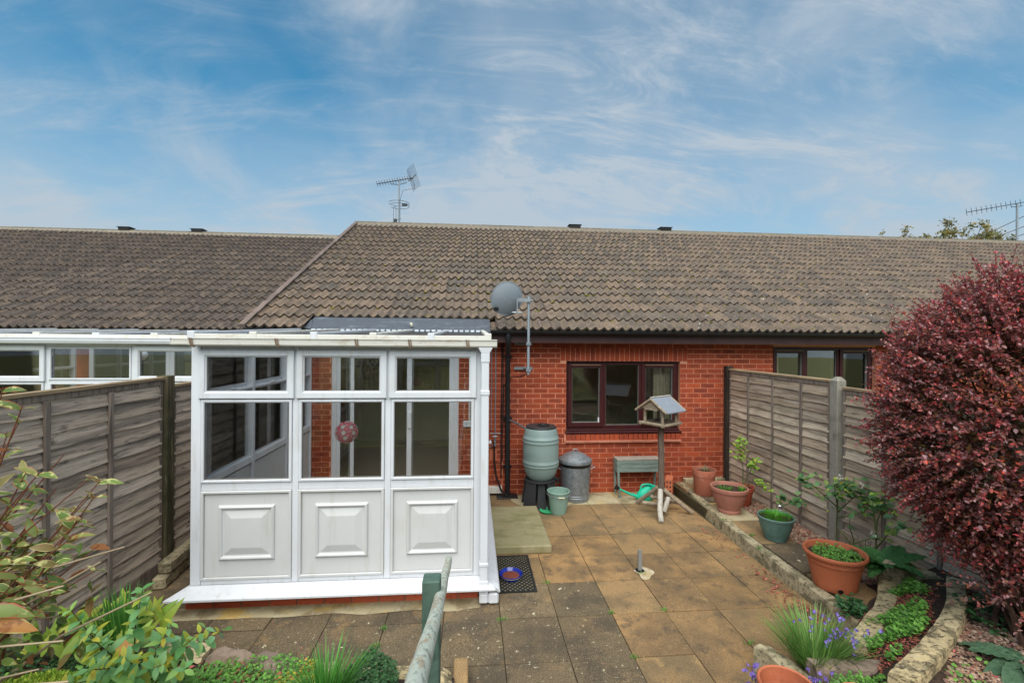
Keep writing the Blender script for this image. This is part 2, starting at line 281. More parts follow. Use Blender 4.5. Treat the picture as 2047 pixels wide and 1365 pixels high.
varie_edge = L_('cream leaf edge', [S(210, 206, 136), S(196, 190, 116), S(178, 104, 66), S(150, 72, 46), S(216, 212, 150)])
heath_m = L_('heather green', [S(124, 160, 44), S(146, 176, 52), S(104, 138, 38), S(170, 190, 66), S(206, 210, 84)], .25, .6)
cover_m = L_('ground cover leaf', [S(88, 142, 58), S(106, 160, 70), S(72, 122, 46), S(128, 172, 84)])
cover_lt = L_('light clover leaf', [S(112, 164, 66), S(128, 178, 80), S(92, 146, 54), S(98, 132, 72)])
cover_dk = L_('dark ivy leaf', [S(58, 98, 52), S(70, 112, 66), S(48, 84, 46), S(84, 122, 72)])
cover_ye = L_('yellow sedum leaf', [S(190, 184, 58), S(170, 176, 52), S(206, 150, 70), S(150, 160, 48)])
grass_m = L_('grass blade', [S(78, 142, 54), S(98, 158, 68), S(62, 120, 44), S(120, 170, 84)], .3, .45)
grass_lt = L_('pale grass blade', [S(104, 150, 66), S(132, 172, 92), S(84, 130, 52), S(150, 180, 104)], .3, .45)
potgrass_m = L_('pot grass', [S(84, 158, 40), S(104, 176, 56), S(66, 134, 34)], .3)
primula_m = M('dark crinkled leaf', [S(66, 118, 60), S(78, 130, 66), S(58, 106, 56)], .45, val=.15, transl=.15, layers=[(S(38, 78, 40), 55, .46, .60, .7), (S(110, 150, 86), 34, .58, .68, .5)], bump=(60, .9, .012))
foxglove_m = M('dull grey green leaf', [S(84, 114, 84), S(94, 124, 92), S(74, 104, 76)], .6, val=.15, transl=.15, layers=[(S(56, 84, 60), 50, .46, .62, .6)], bump=(60, .8, .010))
rose_m = L_('rose leaf', [S(78, 122, 70), S(92, 134, 84), S(64, 106, 62), S(104, 140, 84), S(134, 152, 70)], .25)
lime_m = L_('lime leaf', [S(128, 172, 58), S(148, 180, 66), S(112, 160, 50), S(176, 178, 70)])
tree_m = L_('autumn tree leaf', [S(104, 118, 76), S(122, 130, 84), S(146, 130, 76), S(176, 150, 84), S(90, 108, 72)], .3)
hedge_m = L_('hedge leaf', [S(62, 82, 40), S(76, 94, 48), S(50, 68, 34)], .2)
pebble_m = M('pebble', [S(150, 118, 94), S(172, 142, 116), S(124, 92, 74), S(186, 164, 142), S(132, 96, 82), S(104, 82, 70), S(160, 116, 98)], .85, val=.15)
litter_m = M('fallen leaf', [S(150, 84, 62), S(122, 66, 52), S(176, 108, 84), S(190, 90, 90), S(140, 100, 62), S(104, 62, 50)], .8, val=.15)
moss_m = M('moss', [S(112, 108, 34), S(96, 92, 32), S(132, 122, 42)], .95, val=.15, bump=(200, .6, .004))

# ---------------------------------------------------------------- mesh helpers
class MB:
    def __init__(s, xf=None): s.v = []; s.f = []; s.sm = []; s.uv = {}; s.xf = xf; s.mi = {}
    def add(s, vs, fs, smooth=False, uvs=None, mi=0):
        o = len(s.v)
        if s.xf is not None: vs = [s.xf @ Vector(p) for p in vs]
        s.v.extend([tuple(p) for p in vs])
        for i, f in enumerate(fs):
            if uvs and i in uvs: s.uv[len(s.f)] = uvs[i]
            if mi: s.mi[len(s.f)] = mi
            s.f.append(tuple(a+o for a in f)); s.sm.append(smooth)
    def box(s, x0, x1, y0, y1, z0, z1, M=None, uvfront=False):
        vs = [(x0, y0, z0), (x1, y0, z0), (x1, y1, z0), (x0, y1, z0), (x0, y0, z1), (x1, y0, z1), (x1, y1, z1), (x0, y1, z1)]
        if M is not None: vs = [M @ Vector(p) for p in vs]
        s.add(vs, [(0, 1, 5, 4), (1, 2, 6, 5), (2, 3, 7, 6), (3, 0, 4, 7), (4, 5, 6, 7), (3, 2, 1, 0)], uvs={0: ((0, 0), (1, 0), (1, 1), (0, 1))} if uvfront else None)
    def tube(s, pts, r, n=8, cap=True, smooth=True):
        pts = [Vector(p) for p in pts]; k = len(pts)
        rs = r if isinstance(r, (list, tuple)) else [r]*k
        vs = []; up = None
        for i, p in enumerate(pts):
            d = (pts[min(i+1, k-1)]-pts[max(i-1, 0)]).normalized()
            if up is None: up = Vector((0, 0, 1)) if abs(d.z) < .9 else Vector((1, 0, 0))
            a = d.cross(up).normalized(); b = a.cross(d).normalized(); up = b
            for j in range(n):
                t = 2*PI*j/n; vs.append(p+(a*math.cos(t)+b*math.sin(t))*rs[i])
        fs = [(i*n+j, i*n+(j+1) % n, (i+1)*n+(j+1) % n, (i+1)*n+j) for i in range(k-1) for j in range(n)]
        s.add(vs, fs, smooth)
        if cap: s.add(vs[:n], [tuple(range(n))[::-1]]); s.add(vs[-n:], [tuple(range(n))])
    def lathe(s, prof, n=24, c=(0, 0, 0), sx=1, sy=1, smooth=True, ripple=None):
        vs = []
        for (r, z) in prof:
            for j in range(n):
                t = 2*PI*j/n; q = r*(1+(ripple(j, z) if ripple else 0))
                vs.append((c[0]+q*sx*math.cos(t), c[1]+q*sy*math.sin(t), c[2]+z))
        k = len(prof)
        s.add(vs, [(i*n+j, i*n+(j+1) % n, (i+1)*n+(j+1) % n, (i+1)*n+j) for i in range(k-1) for j in range(n)], smooth)
    def disc(s, r, z, n=24, c=(0, 0, 0), sx=1, sy=1):
        s.add([(c[0]+r*sx*math.cos(2*PI*j/n), c[1]+r*sy*math.sin(2*PI*j/n), c[2]+z) for j in range(n)], [tuple(range(n))])
    def rect_frame(s, x0, x1, z0, z1, w, y0, y1, iw=None):
        """mitred picture frame in XZ from y0 (front) to y1"""
        o = [(x0, z0), (x1, z0), (x1, z1), (x0, z1)]; i = [(x0+w, z0+w), (x1-w, z0+w), (x1-w, z1-w), (x0+w, z1-w)]
        for a in range(4):
            b = (a+1) % 4
            q = [o[a], o[b], i[b], i[a]]
            vs = [(p[0], y0, p[1]) for p in q]+[(p[0], y1, p[1]) for p in q]
            s.add(vs, [(0, 1, 2, 3), (7, 6, 5, 4), (0, 4, 5, 1), (2, 6, 7, 3)])
    def build(s, name, mat, parent=None, bevel=0, kind=None, loc=None, world=True):
        me = bpy.data.meshes.new(name); me.from_pydata(s.v, [], s.f)
        me.polygons.foreach_set('use_smooth', s.sm)
        if s.uv:
            l = me.uv_layers.new(name='UVMap'); d = l.data
            for fi, uvs in s.uv.items():
                st = me.polygons[fi].loop_start
                for k, q in enumerate(uvs): d[st+k].uv = q
        for q in (mat if isinstance(mat, (list, tuple)) else [mat]): me.materials.append(q)
        for fi, q in s.mi.items(): me.polygons[fi].material_index = q
        me.update()
        if any(s.sm): me.set_sharp_from_angle(angle=rad(40))
        o = link(name, me, parent, world)
        if loc: o.location = loc
        if bevel:
            b = o.modifiers.new('bevel', 'BEVEL'); b.width = bevel; b.segments = 1; b.limit_method = 'ANGLE'; b.angle_limit = rad(50)
        if kind: o['kind'] = kind
        return o
def link(name, me, parent=None, world=False):
    o = bpy.data.objects.new(name, me); col.objects.link(o)
    if parent is not None:
        o.parent = parent
        if world and parent.parent is None and parent.get('local') is None: o.location = -parent.location
    return o
def tag(o, label=None, cat=None, group=None, kind=None):
    if label: o['label'] = label
    if cat: o['category'] = cat
    if group: o['group'] = group
    if kind: o['kind'] = kind
    return o
def thing(name, label, cat, loc=(0, 0, 0), group=None, rotz=0):
    o = bpy.data.objects.new(name, None); col.objects.link(o); o.location = loc; o.empty_display_size = .1
    if rotz: o.rotation_euler = (0, 0, rotz)
    return tag(o, label, cat, group)
def raw_mesh(name, mb, mat):
    me = bpy.data.meshes.new(name); me.from_pydata(mb.v, [], mb.f); me.polygons.foreach_set('use_smooth', mb.sm)
    if mb.uv:
        l = me.uv_layers.new(name='UVMap')
        for fi, uvs in mb.uv.items():
            st = me.polygons[fi].loop_start
            for k, q in enumerate(uvs): l.data[st+k].uv = q
    for q in (mat if isinstance(mat, (list, tuple)) else [mat]): me.materials.append(q)
    for fi, q in mb.mi.items(): me.polygons[fi].material_index = q
    me.update(); return me
def rnd_unit(): 
    while True:
        v = Vector((R.uniform(-1, 1), R.uniform(-1, 1), R.uniform(-1, 1)))
        if .05 < v.length < 1: return v.normalized()
def orient(d, up=Vector((0, 0, 1))):
    y = Vector(d).normalized(); x = y.cross(up)
    if x.length < 1e-3: x = y.cross(Vector((1, 0, 0)))
    x.normalize(); z = x.cross(y)
    return Matrix((x, y, z)).transposed()
CAMP = Vector((0, 0, 2.25))

# leaves: mesh along +Y, face up +Z
def leaf_mb(mb, base, d, up, L, W, fold=.25, droop=.0):
    m = orient(d, up); b = Vector(base)
    q = [(0, 0, 0), (W*.42, L*.28, fold*W*.42), (W*.45, L*.62, fold*W*.45-droop*L*.3), (0, L, -droop*L), (-W*.45, L*.62, fold*W*.45-droop*L*.3), (-W*.42, L*.28, fold*W*.42)]
    mb.add([b+m @ Vector(p) for p in q], [(0, 1, 2, 3), (0, 3, 4, 5)])
def leaf_mesh(name, L, W, mat, n=5, fold=.3, droop=.25, wav=.0, edge=None, heart=False):
    vs = []; fs = []; mi = []
    e = 5 if edge else 3
    for i in range(n+1):
        t = i/n; w = W*.5*(math.sin(PI*min(1, t*.96+.04))**.8)*(1.1-.35*t)
        if heart: w = W*.5*math.sin(PI*(t*.92+.05))**.6*(1.0-.2*t)
        z = -droop*L*t*t
        for k in range(e):
            u = (k/(e-1))*2-1
            if e == 5: u = (-1, -.84, 0, .84, 1)[k]
            vs.append((u*w, L*t*(1-.08*droop), z+abs(u)*fold*w+wav*W*math.sin(i*2.3+k*1.7)*abs(u)))
    for i in range(n):
        for k in range(e-1):
            fs.append((i*e+k, i*e+k+1, (i+1)*e+k+1, (i+1)*e+k)); mi.append(1 if edge and k in (0, e-2) else 0)
    me = bpy.data.meshes.new(name); me.from_pydata(vs, [], fs); me.materials.append(mat)
    if edge: me.materials.append(edge)
    me.polygons.foreach_set('material_index', mi); me.polygons.foreach_set('use_smooth', [True]*len(fs)); me.update()
    return me
def put_leaf(parent, me, pos, d, up=Vector((0, 0, 1)), sc=1.0, name='leaf'):
    """pos in world; parent an unrotated thing"""
    o = bpy.data.objects.new(name, me); col.objects.link(o); o.parent = parent
    m = orient(d, up).to_4x4(); m.translation = Vector(pos)-parent.location
    o.matrix_local = m @ Matrix.Diagonal((sc, sc, sc, 1)); return o
def blade(mb, base, d, L, w, bend=.5, n=4):
    b = Vector(base); d = Vector(d).normalized(); h = Vector((d.x, d.y, 0))
    if h.length < .05: h = Vector((R.uniform(-1, 1), R.uniform(-1, 1), 0))
    h.normalize(); side = h.cross(Vector((0, 0, 1))); vs = []
    p = b.copy(); dd = d.copy()
    for i in range(n+1):
        t = i/n; ww = w*(1-t**1.8)*.5+.0004
        vs += [p-side*ww, p+side*ww]
        p = p+dd*(L/n); dd = (dd+(h*.6-Vector((0, 0, 1))*.55)*bend/n*1.6*(t+.3)).normalized()
    mb.add(vs, [(2*i, 2*i+1, 2*i+3, 2*i+2) for i in range(n)])
exec_order = []

# ---------------------------------------------------------------- terrain
def smooth(a, b, x):
    t = max(0, min(1, (x-a)/(b-a))); return t*t*(3-2*t)
def yb_left(x):   # front edge of the left bed
    pts = [(-3.0, 3.75), (-2.5, 3.5), (-2.02, 3.32), (-1.24, 3.10), (-.57, 3.0), (-.1, 2.93)]
    for (a, b), (c, d) in zip(pts, pts[1:]):
        if x <= c: return b+(d-b)*max(0, (x-a))/(c-a)
    return 2.93
def gh_left(x, y):
    d = yb_left(x)-y
    return .13+.30*smooth(0, 1.3, d)+.16*smooth(1.2, 2.2, d)+.03*mn.noise((x*2.3, y*2.3, 0))
def s_right(x, y): return (x-2.57)*.62-(y-2.85)*.78
def gh_right(x, y):
    s = s_right(x, y)
    return .13+.07*smooth(-.3, -.05, s)+.20*smooth(.02, .36, s)+.12*smooth(.5, 1.6, s)+.012*mn.noise((x*5, y*5, 3))
def grid_mesh(name, fx, mat, nu, nv, kind='structure'):
    mb = MB(); vs = [fx(i/nu, j/nv) for j in range(nv+1) for i in range(nu+1)]
    fs = [(j*(nu+1)+i, j*(nu+1)+i+1, (j+1)*(nu+1)+i+1, (j+1)*(nu+1)+i) for j in range(nv) for i in range(nu)]
    mb.add(vs, fs, True); return mb.build(name, mat, kind=kind)
def fx_land(u, v):
    x = -60+120*u; y = -60+160*v
    return (x, y, -.12)
grid_mesh('ground', fx_land, lawn_m, 4, 4)
bl = MB(); bl.box(-3.2, 3.05, 1.0, 8.6, -.10, -.012); patio = bl.build('patio', joint_m, kind='structure')
def fx_left(u, v):
    x = -3.0+2.9*u; y = yb_left(x)+(-1.0-yb_left(x))*v**1.3
    return (x, y, gh_left(x, y) if v > 0 else .0)
grid_mesh('left_flower_bed', fx_left, soil_m, 40, 40)
def fx_right(u, v):
    y = 5.95-7.0*v; 
    x0 = 3.42 if y > 3.5 else max(1.62, 1.62+(y-2.2)*1.3)
    x0 = min(x0, 3.42); x = x0+(3.88-x0)*u
    return (x, y, max(.118 if y > 3.6 else gh_right(x, y), .0) if u > 0 else .05)
grid_mesh('right_flower_bed', fx_right, soil_m, 40, 60)
def fx_lawn(u, v):
    x = -3.0+6.9*u; y = .85-10.5*v
    return (x, y, .60+1.1*smooth(0, 1, v)+.03*mn.noise((x, y, 1)))
grid_mesh('garden_lawn', fx_lawn, lawn_m, 20, 30)
steps = MB()
steps.box(-.08, 1.62, 2.02, 2.40, -.05, .19); steps.box(-.08, 1.62, 1.55, 2.03, -.05, .38); steps.box(-.08, 1.62, .80, 1.56, -.05, .58)
tag(steps.build('garden_steps', stone_k, bevel=.01), kind='structure')

# paving slabs (each a part of the patio)
def slab_me(w, d, mat):
    mb = MB(); mb.box(-w/2, w/2, -d/2, d/2, -.03, 0); return raw_mesh('paving_slab', mb, mat)
xs = [-2.98, -2.52, -2.06, -1.60, -1.14, -.68, -.22, .24, .705, 1.165, 1.62, 2.08, 2.54, 2.98]
ys = [2.14, 2.645, 3.165, 3.68, 4.20, 4.71, 5.21, 5.71, 6.20, 6.685]
for j in range(len(ys)-1):
    for i in range(len(xs)-1):
        x0, x1, y0, y1 = xs[i], xs[i+1], ys[j], ys[j+1]; cx, cy = (x0+x1)/2, (y0+y1)/2
        if cx < -.2 and cy < 3.0: continue
        if cx < 0 and cy > 4.3 and cx > -2.3: continue
        m = slab_ochre
        if x1 < .3: m = slab_dark
        elif x1 < 1.2 and y1 < 4.25: m = slab_dark
        elif y1 < 3.2: m = slab_mid if cx < 1.7 else slab_ochre
        elif y0 > 4.9: m = slab_mid
        elif y0 > 6.1 and cx < 2.6: m = slab_mid
        elif (i+j*2) % 5 == 0: m = slab_mid
        if y0 > 6.15 and 1.0 < cx < 2.6: m = slab_pale
        g = .0035
        me = slab_me(x1-x0-2*g, y1-y0-2*g, m)
        o = link('paving_slab', me, patio); o.location = (cx, cy, R.uniform(-.002, .003)); o.rotation_euler = (R.uniform(-.003, .003), R.uniform(-.003, .003), R.uniform(-.004, .004))
mb = MB(); mb.add([(1.02+.45*math.cos(a)*(1+.12*math.sin(3*a)), 6.36+.34*math.sin(a), .0062) for a in [2*PI*k/28 for k in range(28)]], [tuple(range(28))])
mb.build('cement_patch', slab_pale, patio)
mb = MB(); mb.add([(1.68+.085*math.cos(a)*(1+.3*math.sin(3*a+1)), 4.31+.12*math.sin(a)*(1+.25*math.sin(2*a)), .0068) for a in [2*PI*k/24 for k in range(24)]], [tuple(range(24))])
mb.build('cement_patch', M('smeared cement', S(178, 158, 118), .9, layers=[(S(206, 200, 186), 9, .45, .62, .85), (S(130, 108, 76), 14, .5, .7, .6)], val=0), patio)
# front edging slabs between bed and patio on the left
mb = MB(); vs = []
for i in range(41):
    x = -2.42+2.5*i/40; y = 3.84+.05*mn.noise((x*3, 0, 0)); vs += [(x, 4.01, .006), (x, 3.95, .0055), (x, y, .0042)]
mb.add(vs, [(3*i+k, 3*i+3+k, 3*i+4+k, 3*i+1+k) for i in range(40) for k in (0, 1)]); mb.build('cement_fillet', slab_pale, patio)
# raised path behind the kerb
mb = MB(); mb.box(3.02, 3.86, 3.45, 6.685, -.05, .105); mb.build('raised_border', joint_m, kind='structure')
border = bpy.data.objects['raised_border']
for k, (y0, y1) in enumerate([(3.34, 3.95), (3.96, 4.56), (4.57, 5.17), (5.18, 5.78), (5.79, 6.25), (6.26, 6.66)]):
    mb = MB(); mb.box(3.06+(.0 if y0 > 3.9 else .02), 3.46 if y1 < 5.8 else 3.84, y0+.004, y1-.004, .09, .135+.004*(k % 2)); mb.build('paving_slab', (slab_mid, slab_dark, slab_mid, slab_pale, slab_dark, slab_mid)[k], border, world=False, bevel=.004)
# kerb
kerb = thing('kerb', None, None, (3.0, 5, 0))
kerb['kind'] = 'structure'
kp = [(3.10, 6.66), (3.03, 5.75), (2.955, 4.85), (2.935, 3.98), (2.93, 3.18)]
for (ax, ay), (bx, by) in zip(kp, kp[1:]):
    mb = MB(); n = 7; L = math.hypot(bx-ax, by-ay); dx, dy = (bx-ax)/L, (by-ay)/L; nx, ny = -dy, dx
    if nx < 0: nx, ny = -nx, -ny
    vs = []
    for i in range(n+1):
        t = .004/L+(1-.008/L)*i/n; x, y = ax+(bx-ax)*t, ay+(by-ay)*t
        for (o, z) in ((-.005, -.03), (0, .125), (.012, .140), (.085, .142), (.098, .13), (.10, -.03)):
            q = .006*mn.noise((x*9+o*30, y*9, z*20)); vs.append((x+nx*(o+q), y+ny*(o+q), z+(.004*mn.noise((x*7, y*7, o*40)) if z > 0 else 0)))
    fs = [(i*6+k, i*6+k+1, (i+1)*6+k+1, (i+1)*6+k) for i in range(n) for k in range(5)]+[(0, 5, 4, 3, 2, 1), tuple(n*6+k for k in range(6))]
    mb.add(vs, fs); mb.build('kerb_stone', stone_k, kerb)
mb = MB(); mb.box(3.2, 3.82, 6.58, 6.683, .10, .205); mb.build('kerb_stone', stone_k, kerb, bevel=.01)

# curved stone edging of the terraces
def arc_wall(name, label, L, Rr, ztop, zbot, nper, mat=stone_y):
    root = thing(name, label, 'garden edging', (sum(p[0] for p in L)/len(L), sum(p[1] for p in L)/len(L), zbot), 'stone edgings of the terraced bed')
    def ev(P, t):
        k = min(int(t*(len(P)-1)), len(P)-2); f = t*(len(P)-1)-k
        p0, p1, p2, p3 = P[max(k-1, 0)], P[k], P[k+1], P[min(k+2, len(P)-1)]
        return [.5*((2*b)+(c-a)*f+(2*a-5*b+4*c-d)*f*f+(-a+3*b-3*c+d)*f**3) for a, b, c, d in zip(p0, p1, p2, p3)]
    t = 0; ts = [0]
    for k in range(nper): ts.append((k+1+(R.uniform(-.15, .15) if k < nper-1 else 0))/nper)
    for a, b in zip(ts, ts[1:]):
        mb = MB(); vs = []; n = 5; dz = R.uniform(-.008, .008)
        for i in range(n+1):
            u = a+(b-a)*(i/n*.984+.008); l = Vector((*ev(L, u), 0)); r = Vector((*ev(Rr, u), 0))
            for f, z in ((-.02, zbot), (0, ztop-.02), (.05, ztop), (.35, ztop+.006), (.65, ztop+.004), (.95, ztop), (1.0, ztop-.02), (1.02, zbot)):
                p = l+(r-l)*f; q = mn.noise((p.x*14, p.y*14, z*14))
                vs.append((p.x+q*.012, p.y+q*.012, z+(dz+.010*mn.noise((p.x*19, p.y*19, 2)) if z > zbot else 0)))
        m = 8
        mb.add(vs, [(i*m+k, i*m+k+1, (i+1)*m+k+1, (i+1)*m+k) for i in range(n) for k in range(m-1)]+[tuple(range(m))[::-1], tuple(n*m+k for k in range(m))])
        mb.build('stone', mat, root)
    return root
arc_wall('stone_edging', 'curved yellow stone edging nearer the big orange planter', [(3.55, 3.70), (3.16, 3.31), (2.80, 3.06), (2.50, 2.86)], [(3.74, 3.68), (3.33, 3.29), (2.90, 2.97), (2.60, 2.78)], .25, .08, 6)
arc_wall('stone_edging', 'curved yellow stone edging beside the gravel below the barberry', [(3.66, 3.22), (3.28, 2.89), (2.76, 2.56), (2.26, 2.29)], [(3.71, 3.12), (3.325, 2.79), (2.765, 2.43), (2.33, 2.20)], .47, .2, 7)
arc_wall('stone_edging', 'short mossy stone edging joining the two curved edgings by the fence', [(3.52, 3.62), (3.62, 3.45), (3.70, 3.28)], [(3.63, 3.68), (3.73, 3.5), (3.80, 3.34)], .38, .15, 2, stone_k)
arc_wall('stone_edging', 'small stone edging along the patio by the purple bellflowers', [(1.93, 2.96), (1.97, 2.80), (1.98, 2.58)], [(2.04, 2.93), (2.08, 2.80), (2.10, 2.58)], .19, .0, 1, stone_k)
arc_wall('stone_edging', 'flat stone edging under the grass clump with purple flowers', [(2.10, 2.60), (2.35, 2.56), (2.60, 2.52)], [(2.12, 2.72), (2.36, 2.68), (2.62, 2.65)], .27, .05, 2, stone_pink)
# left bed edging stones
root = thing('bed_edging', 'rough pinkish stones edging the left flower bed', 'garden edging', (-1.3, 3.1, 0))
for (x, w, z, mt) in [(-2.28, .30, .16, stone_k), (-1.93, .34, .19, stone_y), (-1.58, .30, .18, stone_pink), (-1.27, .28, .19, stone_pink), (-.95, .28, .15, stone_k), (-.66, .24, .14, stone_k), (-.42, .20, .15, stone_y), (-.2, .17, .16, stone_y)]:
    mb = MB(); y = yb_left(x)+.01; n = 8
    prof = [(0, .0), (.0, z*.7), (.02, z), (.12, z+.015), (.16, z-.04)]
    vs = []
    for i in range(n+1):
        xx = x-w/2+w*i/n; e = 1-.18*(abs(2*i/n-1))**3
        for (dy, zz_) in prof: vs.append((xx+.012*mn.noise((xx*9, dy*30, zz_*9)), yb_left(xx)+.03-dy+.02*mn.noise((xx*6, zz_*6, 1)), zz_*e+.015*mn.noise((xx*12, dy*20, 5))))
    k = 5
    mb.add(vs, [(i*k+a, (i+1)*k+a, (i+1)*k+a+1, i*k+a+1) for i in range(n) for a in range(k-1)]+[(0, 1, 2, 3, 4), tuple(n*k+a for a in range(4, -1, -1))])
    mb.build('stone', mt, root)
mb = MB(); mb.box(-.11, -.015, 2.38, 3.12, 0, .10); tag(mb.build('step_edge_stone', slab_mid, bevel=.008), 'upright stone slab at the patio corner beside the green handrail', 'edging stone')

# ---------------------------------------------------------------- bungalow builder bits
BW, BC = .2245, .0745        # brick module
def brick_rects(x0, x1, z0, z1, holes):
    out = []; row = int(round(z0/BC))
    z = row*BC
    while z < z1-.03:
        off = (BW/2 if row % 2 else 0)
        k = math.floor((x0-off)/BW)-1
        while True:
            a = off+k*BW; b = a+BW-.0105; k += 1
            if a > x1: break
            segs = [(max(a, x0), min(b, x1))]
            for (hx0, hx1, hz0, hz1) in holes:
                if z+BC*.5 > hz0 and z+BC*.5 < hz1:
                    ns = []
                    for (p, q) in segs:
                        if q <= hx0 or p >= hx1: ns.append((p, q)); continue
                        if p < hx0-.008: ns.append((p, hx0-.002))
                        if q > hx1+.008: ns.append((hx1+.002, q))
                    segs = ns
            for (p, q) in segs:
                if q-p > .02: out.append((p, q, z, min(z+BC-.0105, z1)))
        row += 1; z = row*BC
    return out
def lay_bricks(root, rects, Y, mat, depth=.05, limit=300, vis=None, axis='x'):
    """full bricks nearest the camera as parts, the rest joined"""
    full = [r for r in rects if abs((r[1]-r[0])-(BW-.0105)) < .002 and (vis is None or vis(r))]
    full.sort(key=lambda r: ((r[0]+r[1])/2-0)**2+(Y**2)+((r[2]+r[3])/2-2.25)**2)
    pick = full[:limit]; ps = set(pick)
    mb = MB(); mb.box(-(BW-.0105)/2, (BW-.0105)/2, 0, depth, -(BC-.0105)/2, (BC-.0105)/2, uvfront=True)
    me = raw_mesh('brick', mb, mat)
    for r in pick:
        o = link('brick', me, root); o.location = Vector(((r[0]+r[1])/2, Y+R.uniform(-.0015, .0015), (r[2]+r[3])/2))-root.location
    mb = MB()
    for r in rects:
        if r in ps: continue
        d = R.uniform(-.0015, .0015); mb.box(r[0], r[1], Y+d, Y+d+depth, r[2], r[3], uvfront=True)
    if mb.v: mb.build('brickwork', mat, root, kind='stuff')
WY = 6.69; EY, EZ = 6.34, 2.405; PITCH = rad(26.1); NC = 18
RY = 12.2; SL = (RY-EY)/math.cos(PITCH); GA = SL/NC*1.0
def roof(root, ox, oy, oz, ncol, mat, skip=None, camk=300, mirror=False, verge=None, TW=.257):
    """rows of interlocking pantiles; ox = left (or right when mirror) edge"""
    cp, sp = math.cos(PITCH), math.sin(PITCH); n = 12; LEN = GA+.07
    def tile_mb(mb, xf):
        vs = []; 
        for i in range(n+1):
            u = TW*i/n; w = .023*math.cos(4*PI*i/n+.4)+.004*math.cos(8*PI*i/n)
            vs += [(u, 0, w+.002), (u, 0, w+.038), (u, LEN, w+.006)]
        vs = [xf @ Vector(p) for p in vs]
        mb.add(vs, [(i*3+1, (i+1)*3+1, (i+1)*3+2, i*3+2) for i in range(n)], True)
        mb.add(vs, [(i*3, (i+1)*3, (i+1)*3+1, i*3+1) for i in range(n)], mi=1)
    variants = []; edge_m = M('dark tile edge', S(74, 62, 52), .95, layers=[(S(50, 42, 36), 20, .45, .65, .7), (S(92, 88, 40), 13, .60, .68, .7)])  # lip faces coloured a darker brown than the tile tops
    for k in range(4):
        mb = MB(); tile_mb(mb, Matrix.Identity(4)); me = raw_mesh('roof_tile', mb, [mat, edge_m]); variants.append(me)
    cells = []
    for j in range(NC):
        for i in range(ncol):
            x = ox-(i+1)*TW if mirror else ox+i*TW
            if skip and skip(x+TW/2, j): continue
            v = j*GA
            p = Vector((x, oy+v*cp, oz+v*sp))
            cells.append(((p-CAMP).length, p, j))
    cells.sort(key=lambda c: c[0]+(0 if abs((c[1].x-.0857*c[1].y)/c[1].y) < 1.2 else 50))
    rest = MB()
    for q, (d, p, j) in enumerate(cells):
        e = Euler((PITCH+R.uniform(-.006, .006), R.uniform(-.006, .006), R.uniform(-.003, .003)))
        pos = p+Vector((R.uniform(-.002, .002), R.uniform(-.006, .006), R.uniform(0, .004)))
        if q < camk:
            o = link('roof_tile', variants[q % 4], root); o.location = pos-root.location; o.rotation_euler = e
        else:
            tile_mb(rest, Matrix.Translation(pos) @ e.to_matrix().to_4x4())
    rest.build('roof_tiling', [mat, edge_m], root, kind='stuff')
    x0, x1 = (ox-ncol*TW, ox) if mirror else (ox, ox+ncol*TW)
    # deck under the tiles, and the far slope
    mb = MB(); H = SL*sp
    mb.add([(x0+.01, oy+.03, oz-.03), (x1, oy+.03, oz-.03), (x1, oy+SL*cp, oz+H-.03), (x0+.01, oy+SL*cp, oz+H-.03), (x1, oy+2*SL*cp, oz-.05), (x0+.01, oy+2*SL*cp, oz-.05)], [(0, 1, 2, 3), (3, 2, 4, 5)])
    mb.build('roof_deck', mat, root)
    # ridge tiles
    L = .46; k = 0; xx = x0
    while xx < x1-.05:
        mb = MB(); m = 6; vs = []
        for e_ in (0, 1):
            for a in range(m+1):
                t = PI*a/m; vs.append((xx+.006+(L-.012)*e_, oy+SL*cp-.125*math.cos(t), oz+H-.03+.115*math.sin(t)**.8+R.uniform(-.002, .002)))
        mb.add(vs, [(a, a+1, m+2+a, m+1+a) for a in range(m)]); mb.add([vs[a] for a in range(m+1)], [tuple(range(m+1))]); mb.build('ridge_tile', ridge_m, root); xx += L; k += 1
    mb = MB(); n2 = int((x1-x0)/.12); vs = []
    for i in range(n2+1):
        x = x0+(x1-x0)*i/n2; z = .012*mn.noise((x*3, 0, 0)); vs += [(x, oy+SL*cp-.155+.012*mn.noise((x*5, 1, 0)), oz+H-.085+z), (x, oy+SL*cp-.11, oz+H+.03)]
    mb.add(vs, [(2*i, 2*i+2, 2*i+3, 2*i+1) for i in range(n2)]); mb.build('ridge_bedding', ridge_mort, root)
def ridge_vent(root, x, y, z):
    mb = MB(); mb.box(x-.15, x+.15, y-.11, y+.11, z-.03, z+.038); mb.box(x-.18, x+.18, y-.13, y+.13, z+.0385, z+.056); mb.build('roof_vent', blackp, root, bevel=.01)
